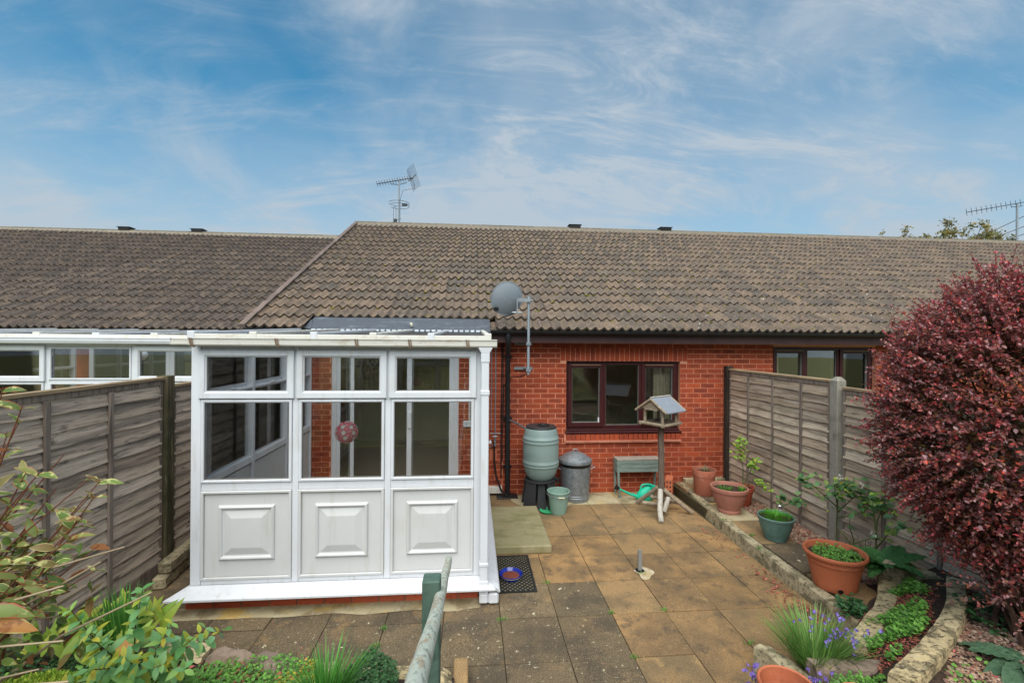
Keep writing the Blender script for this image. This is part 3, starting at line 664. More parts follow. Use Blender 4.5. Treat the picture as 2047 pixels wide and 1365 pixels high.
def gutter_half(root, x0, x1, y, z, mat=blackp, r=.056, name='gutter', step=.9):
    mb = MB(); n = 9; vs = []
    for x in (x0, x1):
        for a in range(n+1):
            t = PI+PI*a/n; vs.append((x, y+r*math.cos(t), z+r*math.sin(t)))
        for a in range(n, -1, -1):
            t = PI+PI*a/n; vs.append((x, y+(r-.004)*math.cos(t), z+(r-.004)*math.sin(t)))
    k = 2*(n+1)
    mb.add(vs, [(a, a+1, k+a+1, k+a) for a in range(k-1)]+[(k-1, 0, k, 2*k-1)], True); mb.add(vs, [tuple(range(k)), tuple(range(2*k-1, k-1, -1))])
    g = mb.build(name, mat, root)
    x = x0+.3
    while x < x1:
        mb = MB(); vs = []
        for xx in (x-.022, x+.022):
            for a in range(n+1):
                t = PI+PI*a/n; vs.append((xx, y+(r+.005)*math.cos(t), z+.006+(r+.008)*math.sin(t)))
        mb.add(vs, [(a, a+1, n+2+a, n+1+a) for a in range(n)]); mb.build('gutter_bracket', mat, g); x += step

# ---------------------------------------------------------------- main bungalow
house = thing('bungalow', 'red brick bungalow with brown tiled roof and dark framed window', 'house', (2.0, WY, 0))
W1 = (1.39, 3.15, .885, 1.965); W2 = (4.64, 6.36, 1.04, 2.20); PD = (-2.01, -.20, .10, 2.12)
HX0, HX1 = -2.96, 16.8
mb = MB()
def wall_with_holes(mb, x0, x1, y0, y1, z0, z1, holes):
    xs_ = sorted({x0, x1, *[h[0] for h in holes], *[h[1] for h in holes]})
    for a, b in zip(xs_, xs_[1:]):
        zs = z0
        hs = sorted([h for h in holes if h[0] <= a and h[1] >= b], key=lambda h: h[2])
        for h in hs:
            if h[2] > zs: mb.box(a, b, y0, y1, zs, h[2])
            zs = h[3]
        if zs < z1: mb.box(a, b, y0, y1, zs, z1)
wall_with_holes(mb, HX0, HX1, WY+.0015, WY+.30, -.1, 2.36, [W1, W2, PD])
mb.box(HX0, HX0+.25, WY+.31, WY+11, -.1, 2.36); mb.box(HX1-.25, HX1, WY+.31, WY+11, -.1, 2.36); mb.box(HX0+.25, HX1-.25, WY+10.7, WY+11, -.1, 2.36)
mb.build('wall', mortar_m, house)
mb = MB()
mb.box(HX0+.26, HX1-.26, WY+.31, WY+5.0, .02, .10); mb.box(HX0+.26, HX1-.26, WY+.31, WY+5.0, 2.34, 2.38)
mb.box(HX0+.26, HX1-.26, WY+3.4, WY+3.5, .1, 2.34); mb.box(.1, .2, WY+.31, WY+3.4, .1, 2.34); mb.box(4.0, 4.1, WY+.31, WY+3.4, .1, 2.34); mb.box(7.0, 7.1, WY+.31, WY+3.4, .1, 2.34)
mb.build('room', interior_m, house)
SOL = (1.30, 3.26, 1.965, 2.175)
def visb(r):
    if r[1] > .05 and r[0] < 3.9: return True
    return False
rects = brick_rects(HX0, 9.0, 0, 2.235, [W1, W2, (PD[0], PD[1], -.1, 2.2), SOL, (1.37, 3.15, .775, .885)])
lay_bricks(house, rects, WY-.003, brick_m, vis=visb)
def soldiers(x0, x1, z0, z1, y, dep, name='brick', tilt=0):
    n = int((x1-x0)/.0745); p = (x1-x0)/n
    mb = MB(); mb.box(-p/2+.005, p/2-.005, 0, dep, 0, z1-z0); me = raw_mesh('brick', mb, brick_m)
    for k in range(n):
        o = link('brick', me, house); o.location = Vector((x0+(k+.5)*p, y+R.uniform(-.0015, .0015), z0))-house.location; o.rotation_euler = (tilt, 0, 0)
# header and sill courses: joined to stay within the part limit
mb = MB(); n = 26; p = (SOL[1]-SOL[0])/n
for k in range(n): d = R.uniform(-.0015, .0015); mb.box(SOL[0]+k*p+.005, SOL[0]+(k+1)*p-.005, WY-.003+d, WY+.05, SOL[2]+.004, SOL[3], uvfront=False)
mb.build('header_course', brick_m, house, kind='stuff'); mb = MB(); n = 24; p = 1.76/n
for k in range(n): d = R.uniform(-.0015, .0015); mb.box(1.39+k*p+.005, 1.39+(k+1)*p-.005, WY-.022+d, WY+.05, .785, .872)
mb.build('sill_course', brick_m, house, kind='stuff')
mb = MB(); vs = []
for i in range(41):
    x = 1.385+1.77*i/40; dz = .008*mn.noise((x*4, 0, 0)); dy = .006*mn.noise((x*6, 2, 0))
    vs += [(x, WY-.003, .785+dz), (x, WY-.050+dy, .778+dz), (x, WY-.046+dy, .752+dz), (x, WY-.003, .748+dz)]
mb.add(vs, [(4*i+k, 4*i+k+1, 4*i+5+k, 4*i+4+k) for i in range(40) for k in range(3)]); mb.build('sill_drip', M('pink render', S(196, 128, 104), .9, layers=[(S(160, 92, 72), 8, .45, .7, .6)]), house)
# windows
def casement(root, rect, splits, y, label=None, sashes=(0, 2), sill=True, curtains=()):
    x0, x1, z0, z1 = rect
    w = thing_part = MB(); w.rect_frame(x0, x1, z0+(.055 if sill else 0), z1, .055, y, y+.06)
    zb = z0+(.055 if sill else 0)+.055
    for s_ in splits: w.box(s_-.03, s_+.03, y+.002, y+.058, zb-.002, z1-.053)
    wo_ = w.build('window', rosewood, root, bevel=.004)
    xs_ = [x0+.055]+[v for s_ in splits for v in (s_-.03, s_+.03)]+[x1-.055]
    for k in range(len(splits)+1):
        a, b = xs_[2*k], xs_[2*k+1]
        if k in sashes:
            mb = MB(); mb.rect_frame(a-.018, b+.018, zb-.018, z1-.055+.018, .062, y-.018, y-.001); mb.build('sash', rosewood, wo_, bevel=.004)
            mb = MB(); mb.box(a+.03, b-.03, y-.028, y-.0185, z1-.062, z1-.054); mb.build('vent_strip', M('pale strip', S(150, 128, 96), .5, val=0), wo_)
            e = .044
        else: e = 0
        mb = MB(); mb.box(a+e, b-e, y+.028, y+.034, zb+e, z1-.055-e); mb.build('pane', glass_h, wo_)
        mb = MB(); mb.rect_frame(a+e, b-e, zb+e, z1-.055-e, .006, y-.004 if k in sashes else y+.018, y+.027); mb.build('gasket', seal, wo_)
    if sill:
        mb = MB(); mb.box(x0-.01, x1+.02, y-.09, y+.07, z0-.004, z0+.03); mb.box(x0+.001, x1-.001, y-.045, y+.06, z0+.0305, z0+.054); mb.build('sill', rosewood, wo_, bevel=.006)
    for (a, b, zt, zl) in curtains:
        mb = MB(); n = max(6, int((b-a)/.012)); vs = []
        for i in range(n+1):
            x = a+(b-a)*i/n; yy = y+.2+.022*math.sin((x-a)*95)+.01*math.sin((x-a)*41)
            vs += [(x, yy, zl), (x, yy, zt)]
        mb.add(vs, [(2*i, 2*i+2, 2*i+3, 2*i+1) for i in range(n)], True); mb.build('curtain', curtain_m, wo_)
    return wo_
w1 = casement(house, W1, (1.985, 2.555), WY+.06, curtains=[(2.84, 3.12, 1.95, .8), (1.42, 1.505, 1.5, .8)])
mb = MB(); mb.box(1.895, 1.915, WY+.052, WY+.09, 1.02, 1.11); mb.build('handle', upvc, w1, bevel=.003)
casement(house, W2, (5.23, 5.78), WY+.06, curtains=[(4.72, 4.93, 2.2, 1.0), (5.82, 6.3, 2.2, 1.0)])
# patio door inside the conservatory
mb = MB(); mb.rect_frame(PD[0], PD[1], PD[2], PD[3], .07, WY+.02, WY+.10); pd = mb.build('patio_door', upvc, house, bevel=.004)
for (a, b, yo) in ((-1.94, -1.70, 0), (-1.78, -.86, .03), (-.95, -.27, 0)):
    mb = MB(); mb.rect_frame(a, b, PD[2]+.06, PD[3]-.06, .07 if a > -1.9 else .05, WY+.03+yo, WY+.055+yo); s_ = mb.build('door_leaf', upvc, pd, bevel=.003)
    mb = MB(); mb.box(a+.05, b-.05, WY+.04+yo, WY+.046+yo, PD[2]+.11, PD[3]-.11); mb.build('pane', glass_h, pd)
mb = MB(); mb.box(-.935, -.885, WY+.005, WY+.03, .98, 1.22); mb.build('handle', upvc, pd, bevel=.006)
mb = MB(); mb.box(-.13, .02, WY-.03, WY-.004, 1.0, 1.09); so_ = mb.build('wall_socket', socket_m, house, bevel=.006)
for dx in (-.09, -.02):
    mb = MB(); mb.box(dx-.02, dx-.008, WY-.0325, WY-.0305, 1.05, 1.056); mb.box(dx+.004, dx+.016, WY-.0325, WY-.0305, 1.05, 1.056); mb.box(dx-.006, dx+.004, WY-.0325, WY-.0305, 1.035, 1.042); mb.build('socket_hole', dark_m, so_)
mb = MB(); mb.box(-.055, -.03, WY-.022, WY-.004, 1.09, 1.75); mb.build('cable_trunk', upvc_panel, house)
# roof
roof(house, -3.02, EY, EZ, 78, tile_m, skip=lambda x, j: j == 0 and -2.22 < x < .24)
cp, sp = math.cos(PITCH), math.sin(PITCH)
for j in range(NC):
    v = j*GA; mb = MB(); xf = Matrix.Translation((-3.05, EY+v*cp, EZ+v*sp)) @ Matrix.Rotation(PITCH+.03, 4, 'X')
    mb.xf = xf; mb.box(-.035, .05, -.01, GA+.04, .058, .072); mb.box(-.035, -.018, -.01, GA+.04, -.09, .058); mb.box(-.035, .05, -.022, -.0105, -.02, .070)
    mb.build('verge_cap', verge_m, house, bevel=.006)
for x in (2.73, 5.27): ridge_vent(house, x, RY, EZ+SL*sp+.09)
mb = MB(); n = 46; vs = []
for i in range(n+1):
    x = -2.24+2.48*i/n
    for k in range(5):
        v = -.02+.40*k/4; vs.append((x, EY+v*cp, EZ+v*sp+.012+.006*mn.noise((x*6, k, 0))-(.03 if k == 0 else 0)))
mb.add(vs, [(5*i+k, 5*i+5+k, 5*i+6+k, 5*i+k+1) for i in range(n) for k in range(4)], True); fl = mb.build('lead_flashing', lead, house)
mb = MB(); mb.add([(-2.27, EY-.0, EZ+.01), (-2.16, EY-.03, EZ-.01), (-2.225, EY+.20, EZ+.13), (-2.26, EY+.22, EZ+.13)], [(0, 1, 2, 3)]); mb.build('flashing_fold', lead, house)
mb = MB(); mb.tube([(-.86, EY+.1, EZ+.085), (-.84, EY+.02, EZ+.055)], .017, 8); mb.build('lead_clip', cream_glaze, house)
mb = MB(); mb.box(.23, HX1, EY+.05, EY+.075, 2.235, 2.39); mb.box(HX0, -2.2, EY+.05, EY+.075, 2.25, 2.39); mb.build('fascia', fascia_m, house)
mb = MB(); mb.box(.23, HX1, EY+.076, WY-.004, 2.245, 2.262); mb.box(HX0, -2.2, EY+.076, WY-.004, 2.255, 2.27); mb.build('soffit', fascia_m, house)
gutter_half(house, .24, HX1, EY-.012, 2.405)
gutter_half(house, -3.02, -2.22, EY-.012, 2.405)
mb = MB(); mb.tube([(.49, EY-.01, 2.36), (.49, EY-.01, 2.27), (.50, EY+.02, 2.22), (.505, WY-.10, 2.05), (.51, WY-.07, 2.0), (.515, WY-.065, 1.0), (.52, WY-.065, .02)], .036, 12)
dp = mb.build('downpipe', blackp, house)
for z in (2.03, 1.13, .42): mb = MB(); mb.tube([(.515, WY-.065, z-.035), (.515, WY-.065, z+.035)], .042, 12); mb.box(.45, .58, WY-.05, WY-.004, z-.012, z+.012); mb.build('pipe_bracket', blackp, dp)
mb = MB(); mb.box(.36, .66, WY-.22, WY-.02, .003, .02); mb.build('drain_cover', blackp, house, bevel=.004)
# cables, tap and pipe on the wall left of the downpipe
for (x, r, z0, mt) in ((.275, .006, .95, galv_pole), (.335, .008, .78, galv_pole), (.425, .010, .25, blackcable), (.445, .005, .6, blackcable)):
    mb = MB(); mb.tube([(x, WY-.016, 2.22), (x+.004, WY-.015, 1.6), (x-.002, WY-.016, 1.2), (x+.003, WY-.015, z0)], r, 6); mb.build('cable', mt, house)
mb = MB(); mb.tube([(.445, WY-.02, .62), (.44, WY-.03, .5), (.39, WY-.04, .46), (.34, WY-.03, .5)], .006, 6); mb.build('cable', blackcable, house)
mb = MB(); mb.tube([(.32, WY-.05, .78), (.325, WY-.06, .5), (.35, WY-.06, .3), (.42, WY-.09, .1), (.50, WY-.13, .02)], .013, 8); mb.build('hose', blackcable, house)
mb = MB(); mb.tube([(.33, WY-.01, .80), (.33, WY-.09, .80)], .016, 8); mb.tube([(.33, WY-.075, .80), (.33, WY-.085, .73)], .013, 8); mb.tube([(.33, WY-.06, .80), (.33, WY-.06, .86)], .008, 6); mb.tube([(.295, WY-.06, .865), (.365, WY-.06, .865)], .009, 6)
mb.tube([(.20, WY-.02, .86), (.20, WY-.03, .76), (.25, WY-.03, .70), (.33, WY-.04, .74)], .006, 6); mb.tube([(.26, WY-.015, .9), (.42, WY-.015, .9), (.42, WY-.015, .80)], .006, 6)
mb.build('outdoor_tap', galv, house)
mb = MB(); mb.box(.255, .36, WY-.008, WY-.002, .50, .66); mb.build('air_brick', block_m, house)
mb = MB(); mb.box(.16, .44, WY-.08, WY-.005, .04, .135); mb.build('pipe_boxing', upvc_dirty, house, bevel=.004)
mb = MB(); mb.tube([(.335, WY-.06, 2.245), (.335, WY-.06, 2.20)], .028, 10); vp = mb.build('vent_pipe', cream_glaze, house)
mb = MB(); mb.tube([(.335, WY-.06, 2.199), (.335, WY-.06, 2.175)], .03, 10); mb.build('collar', M('green band', S(92, 122, 70), .6), vp)
# moss tufts on the roof
mb = MB()
for k in range(520):
    x = R.uniform(-3.0, 8.5)*(1 if R.random() < .8 else .5); j = R.randint(0, NC-1); v = j*GA-R.uniform(.0, .03)
    if j == 0 or (-2.3 < x < .3 and j < 2): continue
    x = -3.02+.257*round((x+3.02)/.257*2)/2+.064+R.uniform(-.03, .03)
    c = Vector((x, EY+v*cp, EZ+v*sp+R.uniform(.0, .02))); r = R.uniform(.012, .034); vs = []
    for a in range(6): t = 2*PI*a/6; vs.append(c+Vector((r*1.5*math.cos(t)*R.uniform(.7, 1.2), r*math.sin(t), R.uniform(-.006, .004))))
    vs.append(c+Vector((0, 0, r*.6))); mb.add(vs, [(a, (a+1) % 6, 6) for a in range(6)], True)
mb.build('moss_tufts', moss_m, house, kind='stuff')

# ---------------------------------------------------------------- left bungalow (set back)
SB = 1.70
lh = thing('bungalow', 'neighbouring bungalow on the left with darker tiled roof set further back', 'house', (-8, WY+SB, 0))
mb = MB(); mb.box(-15.5, -3.2, WY+SB, WY+SB+11, -.1, 2.34); mb.build('wall', brick_m, lh)
roof(lh, -3.10, EY+SB, EZ, 50, tile_left_m, mirror=True)
for x in (-9.89, -7.93): ridge_vent(lh, x, RY+SB, EZ+SL*sp+.09)
mb = MB(); mb.box(-15.5, -3.06, EY+SB+.05, EY+SB+.075, 2.235, 2.39); mb.build('fascia', fascia_m, lh)
gutter_half(lh, -15.5, -3.06, EY+SB-.012, 2.40)
mb = MB()
for k in range(160):
    x = R.uniform(-14, -3.3); j = R.randint(1, NC-1); v = j*GA-R.uniform(0, .03); c = Vector((x, EY+SB+v*cp, EZ+v*sp+R.uniform(.0, .02))); r = R.uniform(.012, .03)
    vs = [c+Vector((r*1.5*math.cos(a*PI/3), r*math.sin(a*PI/3), 0)) for a in range(6)]+[c+Vector((0, 0, r*.6))]; mb.add(vs, [(a, (a+1) % 6, 6) for a in range(6)], True)
mb.build('moss_tufts', moss_m, lh, kind='stuff')

# ---------------------------------------------------------------- conservatories
ZS, ZP0, ZP1, ZG0, ZG1, ZT, ZW1, ZH = .205, .245, .985, 1.055, 1.748, 1.775, 2.150, 2.205
def glazed_wall(root, edges, xf, kinds, post=.055, panels=True, mould=True, door=None, handles=False):
    """a run of bays in local XZ (y=0 outer face, +y inwards). kinds: 's' top sash, 'f' fixed top light"""
    x0, x1 = edges[0], edges[-1]
    f = MB(xf)
    f.box(x0-post, x0+.018, 0, .07, ZS, ZH); f.box(x1-.018, x1+post, 0, .07, ZS, ZH)
    for e in edges[1:-1]: f.box(e-.026, e+.026, .004, .066, ZS+.002, ZH-.002)
    for z0, z1 in ((ZS, ZP0), (ZP1, ZG0), (ZG1, ZT), (ZW1, ZH)):
        xs_ = [x0+.018]+[v for e in edges[1:-1] for v in (e-.026, e+.026)]+[x1-.018]
        for a, b in zip(xs_[::2], xs_[1::2]): f.box(a+.001, b-.001, .006, .064, z0+.001, z1-.001)
    fr = f.build('frame', upvc, root, bevel=.004)
    for k in range(len(edges)-1):
        a = edges[k]+(.018 if k == 0 else .026); b = edges[k+1]-(.018 if k == len(edges)-2 else .026)
        if kinds[k] == 's':
            m = MB(xf); m.rect_frame(a-.016, b+.016, ZT-.018, ZW1+.016, .052, -.022, .003); m.rect_frame(a+.030, b-.030, ZT+.028, ZW1-.030, .016, -.012, .006)
            w = m.build('window', upvc, root, bevel=.005)
            m = MB(xf); m.box(a+.045, b-.045, .018, .024, ZT+.043, ZW1-.045); m.build('pane', glass_c, w)
            m = MB(xf); m.rect_frame(a+.044, b-.044, ZT+.042, ZW1-.044, .005, -.004, .017); m.build('gasket', seal, w)
            if handles:
                m = MB(xf); c_ = (a+b)/2; m.box(c_-.05, c_+.05, .07, .09, ZT+.0, ZT+.018); m.build('handle', upvc, w, bevel=.003)
        else:
            m = MB(xf); m.rect_frame(a, b, ZT, ZW1, .020, -.006, .012); w = m.build('window', upvc, root, bevel=.004)
            m = MB(xf); m.box(a+.016, b-.016, .018, .024, ZT+.016, ZW1-.016); m.build('pane', glass_c, w)
        m = MB(xf); m.rect_frame(a+.002, b-.002, ZG0, ZG1, .024, -.008, .014); g = m.build('window', upvc, root, bevel=.005)
        m = MB(xf); m.box(a+.020, b-.020, .02, .026, ZG0+.018, ZG1-.018); m.build('pane', glass_c, g)
        m = MB(xf); m.rect_frame(a+.025, b-.025, ZG0+.023, ZG1-.023, .005, -.002, .019); m.build('gasket', seal, g)
        if panels:
            m = MB(xf); m.rect_frame(a+.002, b-.002, ZP0, ZP1, .022, -.006, .014); m.box(a+.02, b-.02, .016, .05, ZP0+.018, ZP1-.018); p = m.build('panel', upvc_panel, root, bevel=.004)
            if mould and b-a > .45:
                cx, wd = (a+b)/2, (b-a)*.62; q0, q1 = cx-wd/2, cx+wd/2; r0, r1 = .405, .862
                m = MB(xf)
                loops = [(0, .016), (.006, .0), (.016, -.006), (.026, -.002), (.034, .010), (.044, .012), (.105, -.004)]
                vs = []
                for (i_, yy) in loops: vs += [(q0+i_, yy, r0+i_), (q1-i_, yy, r0+i_), (q1-i_, yy, r1-i_), (q0+i_, yy, r1-i_)]
                fs = [(4*i+e, 4*i+(e+1) % 4, 4*i+4+(e+1) % 4, 4*i+4+e) for i in range(len(loops)-1) for e in range(4)]+[tuple(4*(len(loops)-1)+e for e in range(4))]
                m.add(vs, fs); m.build('moulding', upvc_panel, p)
    return fr
def sill_strip(root, x0, x1, Y, dep=.145, ex=.10):
    m = MB(); z = .205
    prof = [(0.05, z+.0), (0, z-.002), (-dep+.02, z-.034), (-dep, z-.042), (-dep, z-.062), (-dep+.012, z-.064), (-.02, z-.05), (.05, z-.05)]
    vs = []
    for (sx, e) in ((x0, -ex), (x1, ex)):
        for (y, zz_) in prof: vs.append((sx+(e*(-y/dep) if y < 0 else 0), Y+y, zz_))
    n = len(prof); m.add(vs, [(a, (a+1) % n, n+(a+1) % n, n+a) for a in range(n)]+[tuple(range(n))[::-1], tuple(range(n, 2*n))])
    return m.build('sill', upvc, root, bevel=.003)
CY = 3.985
cons = thing('conservatory', 'white plastic lean-to conservatory with three moulded lower panels', 'conservatory', (-1.13, CY, 0))
edges = [-2.262, -1.487, -.722, .035]
glazed_wall(cons, edges, Matrix.Translation((0, CY, 0)), 'sss', post=.062)
sill_strip(cons, -2.335, .10, CY, ex=.11)
# left side wall (outer face towards -x), right side wall
T_l = Matrix.Translation((-2.325, 6.66, 0)) @ Matrix.Rotation(-PI/2, 4, 'Z')
glazed_wall(cons, [.05, .86, 1.72, 2.59], T_l, 'sss', post=.02, handles=True)
T_r = Matrix.Translation((.098, CY+.07, 0)) @ Matrix.Rotation(PI/2, 4, 'Z')
glazed_wall(cons, [.02, .95, 1.75, 2.60], T_r, 'fff', post=.015, mould=False)
m = MB()
prof = [(.03, .205), (.05, .20), (.19, .155), (.205, .145), (.205, .125), (.06, .145), (.03, .145)]
vs = [(.07+a-.03, y, z) for y in (CY-.05, 6.60) for (a, z) in prof]; n = len(prof)
for i in range(n): 
    if prof[i][0] > .1: vs[i] = (vs[i][0], CY-.14, vs[i][2])
m.add(vs, [(a, n+a, n+(a+1) % n, (a+1) % n) for a in range(n)]+[tuple(range(n)), tuple(range(2*n-1, n-1, -1))]); m.build('sill', upvc, cons, bevel=.003)
m = MB(); m.box(.10, .20, 4.85, 4.87, 1.16, 1.185); m.box(.19, .205, 4.82, 4.94, 1.165, 1.18); m.box(.10, .125, 4.82, 4.90, 1.10, 1.24); m.build('door_handle', upvc, cons, bevel=.003)
m = MB(); m.rect_frame(4.15, 4.95, 1.80, 2.16, .05, .0, .03)
m.xf = Matrix.Translation((.13, 0, 0)) @ Matrix.Rotation(PI/2, 4, 'Z') @ Matrix.Translation((0, 0, 0)); m2 = MB(Matrix.Translation((.105, 0, 0)) @ Matrix.Rotation(rad(-3), 4, 'Y') @ Matrix.Rotation(PI/2, 4, 'Z')); m2.rect_frame(4.15, 4.95, 1.785, 2.15, .05, -.03, .0); m2.build('window', upvc, cons, bevel=.003)
# dwarf wall of bricks
m = MB(); m.box(-2.36, .055, CY+.022, CY+.12, -.02, .145); m.box(-2.36, -2.26, CY+.121, 6.60, -.02, .145); m.box(0.0, .09, CY+.121, 6.60, -.02, .145)
dw = m.build('dwarf_wall', mortar_grey, cons)
k = 0; x = -2.37
mbk = MB(); mbk.box(-.1075, .1075, 0, .08, -.0325, .0325, uvfront=True); bme = raw_mesh('brick', mbk, M('orange brick', [S(190, 92, 62), S(178, 84, 58), S(200, 102, 70)], .85, layers=[(S(110, 62, 46), 30, .5, .72, .6), (S(196, 160, 132), 7, .66, .78, .5)], bump=(110, .3, .004)))
for row, (z, off) in enumerate(((.034, 0), (.110, -.113))):
    x = -2.365+off
    while x < .05:
        c_ = x+.1075
        if c_+.1075 <= .062 and c_-.1075 > -2.375:
            o = link('brick', bme, dw); o.location = (c_, CY+.013+R.uniform(-.002, .002), z)
        elif c_-.1075 <= -2.37:
            o = link('brick', bme, dw); o.scale = ((x+.215+2.368)/.215, 1, 1); o.location = ((x+.215-2.368)/2, CY+.013, z)
        elif x < .04:
            o = link('brick', bme, dw); o.scale = ((.06-x)/.215, 1, 1); o.location = ((x+.06)/2, CY+.013, z)
        x += .2255
m = MB(); m.box(-2.259, -.001, CY+.121, WY-.02, -.01, .10); m.build('floor', carpet_m, cons)
# eaves beam, gutter, downpipe
m = MB(); m.box(-2.345, .11, CY-.012, CY+.075, ZH+.001, ZH+.055); m.build('eaves_beam', M('beige eaves board', S(176, 166, 146), .6, val=0), cons)
GY = CY-.115
m = MB(); prof = [(.10, .06), (.10, 0), (.012, 0), (0, .012), (-.004, .058), (-.012, .06), (-.012, .068), (.006, .068), (.012, .016), (.09, .012), (.09, .06)]
n = len(prof)
vs = [(x, GY+a, 2.196+b) for x in (-2.285, .205) for (a, b) in prof]
m.add(vs, [(a, n+a, n+(a+1) % n, (a+1) % n) for a in range(n)]); m.add([(-2.285, GY, 2.196), (-2.285, GY+.1, 2.196), (-2.285, GY+.1, 2.26), (-2.285, GY, 2.26)], [(0, 1, 2, 3)]); m.add([(.205, GY, 2.196), (.205, GY+.1, 2.196), (.205, GY+.1, 2.262), (.205, GY, 2.262)], [(3, 2, 1, 0)])
g = m.build('gutter', upvc_dirty, cons)
for x in (-2.262, -1.60, -.965, -.53, -.05):
    m = MB(); m.tube([(x-.006, GY-.014, 2.262), (x, GY-.010, 2.22), (x+.008, GY-.002, 2.192), (x+.016, GY+.03, 2.190)], .006, 6); m.tube([(x+.012, GY-.013, 2.262), (x+.016, GY-.009, 2.22), (x+.022, GY-.001, 2.192)], .004, 6); m.build('gutter_bracket', brownstain, g)
m = MB(); m.box(.075, .140, GY+.012, GY+.078, .09, 2.17); d_ = m.build('downpipe', upvc, cons, bevel=.004)
m = MB()
vs = [(.045, GY+.005, 2.195), (.17, GY+.005, 2.195), (.17, GY+.095, 2.195), (.045, GY+.095, 2.195), (.07, GY+.008, 2.15), (.145, GY+.008, 2.15), (.145, GY+.082, 2.15), (.07, GY+.082, 2.15)]
m.add(vs, [(0, 1, 5, 4), (1, 2, 6, 5), (2, 3, 7, 6), (3, 0, 4, 7), (0, 3, 2, 1)]); m.build('hopper', upvc, d_, bevel=.004)
for q in ((.070, .145, GY+.007, GY+.083, 2.07, 2.149), (.069, .146, GY+.006, GY+.084, 1.79, 1.83), (.069, .146, GY+.006, GY+.084, .33, .36), (.068, .147, GY+.005, GY+.085, .10, .21)): m = MB(); m.box(*q); m.build('pipe_socket', upvc, d_, bevel=.004)
m = MB(); m.box(.070, .146, GY+.006, GY+.09, .015, .10); m.box(.147, .235, GY+.0, GY+.085, .015, .105); m.build('pipe_shoe', upvc, d_, bevel=.012)
# roof
def lean_roof(root, x0, x1, ya, za, yb, zb, nb, bw=.05):
    s_ = (zb-za)/(yb-ya); Ln = math.hypot(zb-za, yb-ya); a = math.atan(s_)
    xf = Matrix.Translation((0, ya, za)) @ Matrix.Rotation(a, 4, 'X')
    st = (x1-x0)/nb
    for k in range(nb):
        m = MB(xf); m.box(x0+k*st+.01, x0+(k+1)*st-.01, .0, Ln, 0, .022); m.build('roof_panel', poly_m, root)
    for k in range(nb+1):
        x = x0+k*st; m = MB(xf); m.box(x-bw/2, x+bw/2, -.02, Ln, .023, .05); m.box(x-bw/2-.004, x+bw/2+.004, -.035, .03, -.02, .056); m.build('glazing_bar', upvc_dirty if k % 2 else upvc, root, bevel=.004)
    m = MB(xf); m.box(x0, x1, -.03, -.005, -.02, .034); m.build('end_trim', upvc_dirty, root, bevel=.003)
lean_roof(cons, -2.30, .13, CY-.02, 2.262, 6.30, 2.354, 5)
m = MB()
for k in range(30):
    x = -2.16+2.28*k/30; m.box(x, x+.05, 6.305, 6.33, 2.376, 2.402)
m.build('roof_panel_ends', M('pale panel end', S(206, 212, 218), .4, layers=[(S(140, 150, 120), 20, .55, .7, .7)], val=.15), cons, kind='stuff')
ball = thing('hanging_lamp', 'pink and white flower ball lampshade hanging behind the middle pane', 'lamp', (-1.125, 4.2, 1.425))
m = MB(); m.lathe([(.02, .085), (.06, .07), (.085, .03), (.09, 0), (.085, -.03), (.06, -.07), (.02, -.085)], 16); m.build('lamp_core', M('lamp core', S(210, 176, 176), .6, val=0, transl=.4), ball, world=False)
m1 = MB(); m2 = MB(); gold = PI*(3-5**.5)
for i in range(84):
    z = 1-2*(i+.5)/84; r = math.sqrt(1-z*z); d = Vector((r*math.cos(gold*i), r*math.sin(gold*i), z)); f = orient(d)
    for p in range(5):
        t = 2*PI*p/5+i; u = f @ Vector((math.cos(t), 0, math.sin(t))); w = f @ Vector((-math.sin(t), 0, math.cos(t)))
        c0 = d*.096; (m1 if (i+p//5) % 3 else m2).add([c0, c0+u*.013+w*.008+d*.003, c0+u*.020+d*.001, c0+u*.013-w*.008+d*.003], [(0, 1, 2, 3)])
    c0 = d*.0985; m2.add([c0+f @ Vector((.005*math.cos(a), 0, .005*math.sin(a))) for a in [k*PI/3 for k in range(6)]], [tuple(range(6))])
m1.build('petals', pink_m, ball, kind='stuff', world=False); m2.build('pale_petals', white_pet, ball, kind='stuff', world=False)
m = MB(); m.tube([(0, 0, .08), (0, 0, .86)], .003, 5); m.build('cord', greybox, ball, world=False)

for k, (xa, xb) in enumerate(((-6.5, -5.2), (-5.2, -3.95))):
    m = MB(); m.rect_frame(xa, xb, .1, 2.15, .07, WY+SB-.07, WY+SB-.006); nd = m.build('patio_door', upvc, lh, bevel=.004)
    m = MB(); m.box(xa+.06, xb-.06, WY+SB-.05, WY+SB-.045, .16, 2.09); m.build('pane', glass_h, nd)
    m = MB(); m.box(xa+.05, xb-.05, WY+SB-.03, WY+SB-.008, .15, 2.10); m.build('dark_interior_panel', M('dark room stand-in', S(92, 104, 98), .8, val=0), nd)  # dark-coloured panel stands in for the unlit room behind the glass
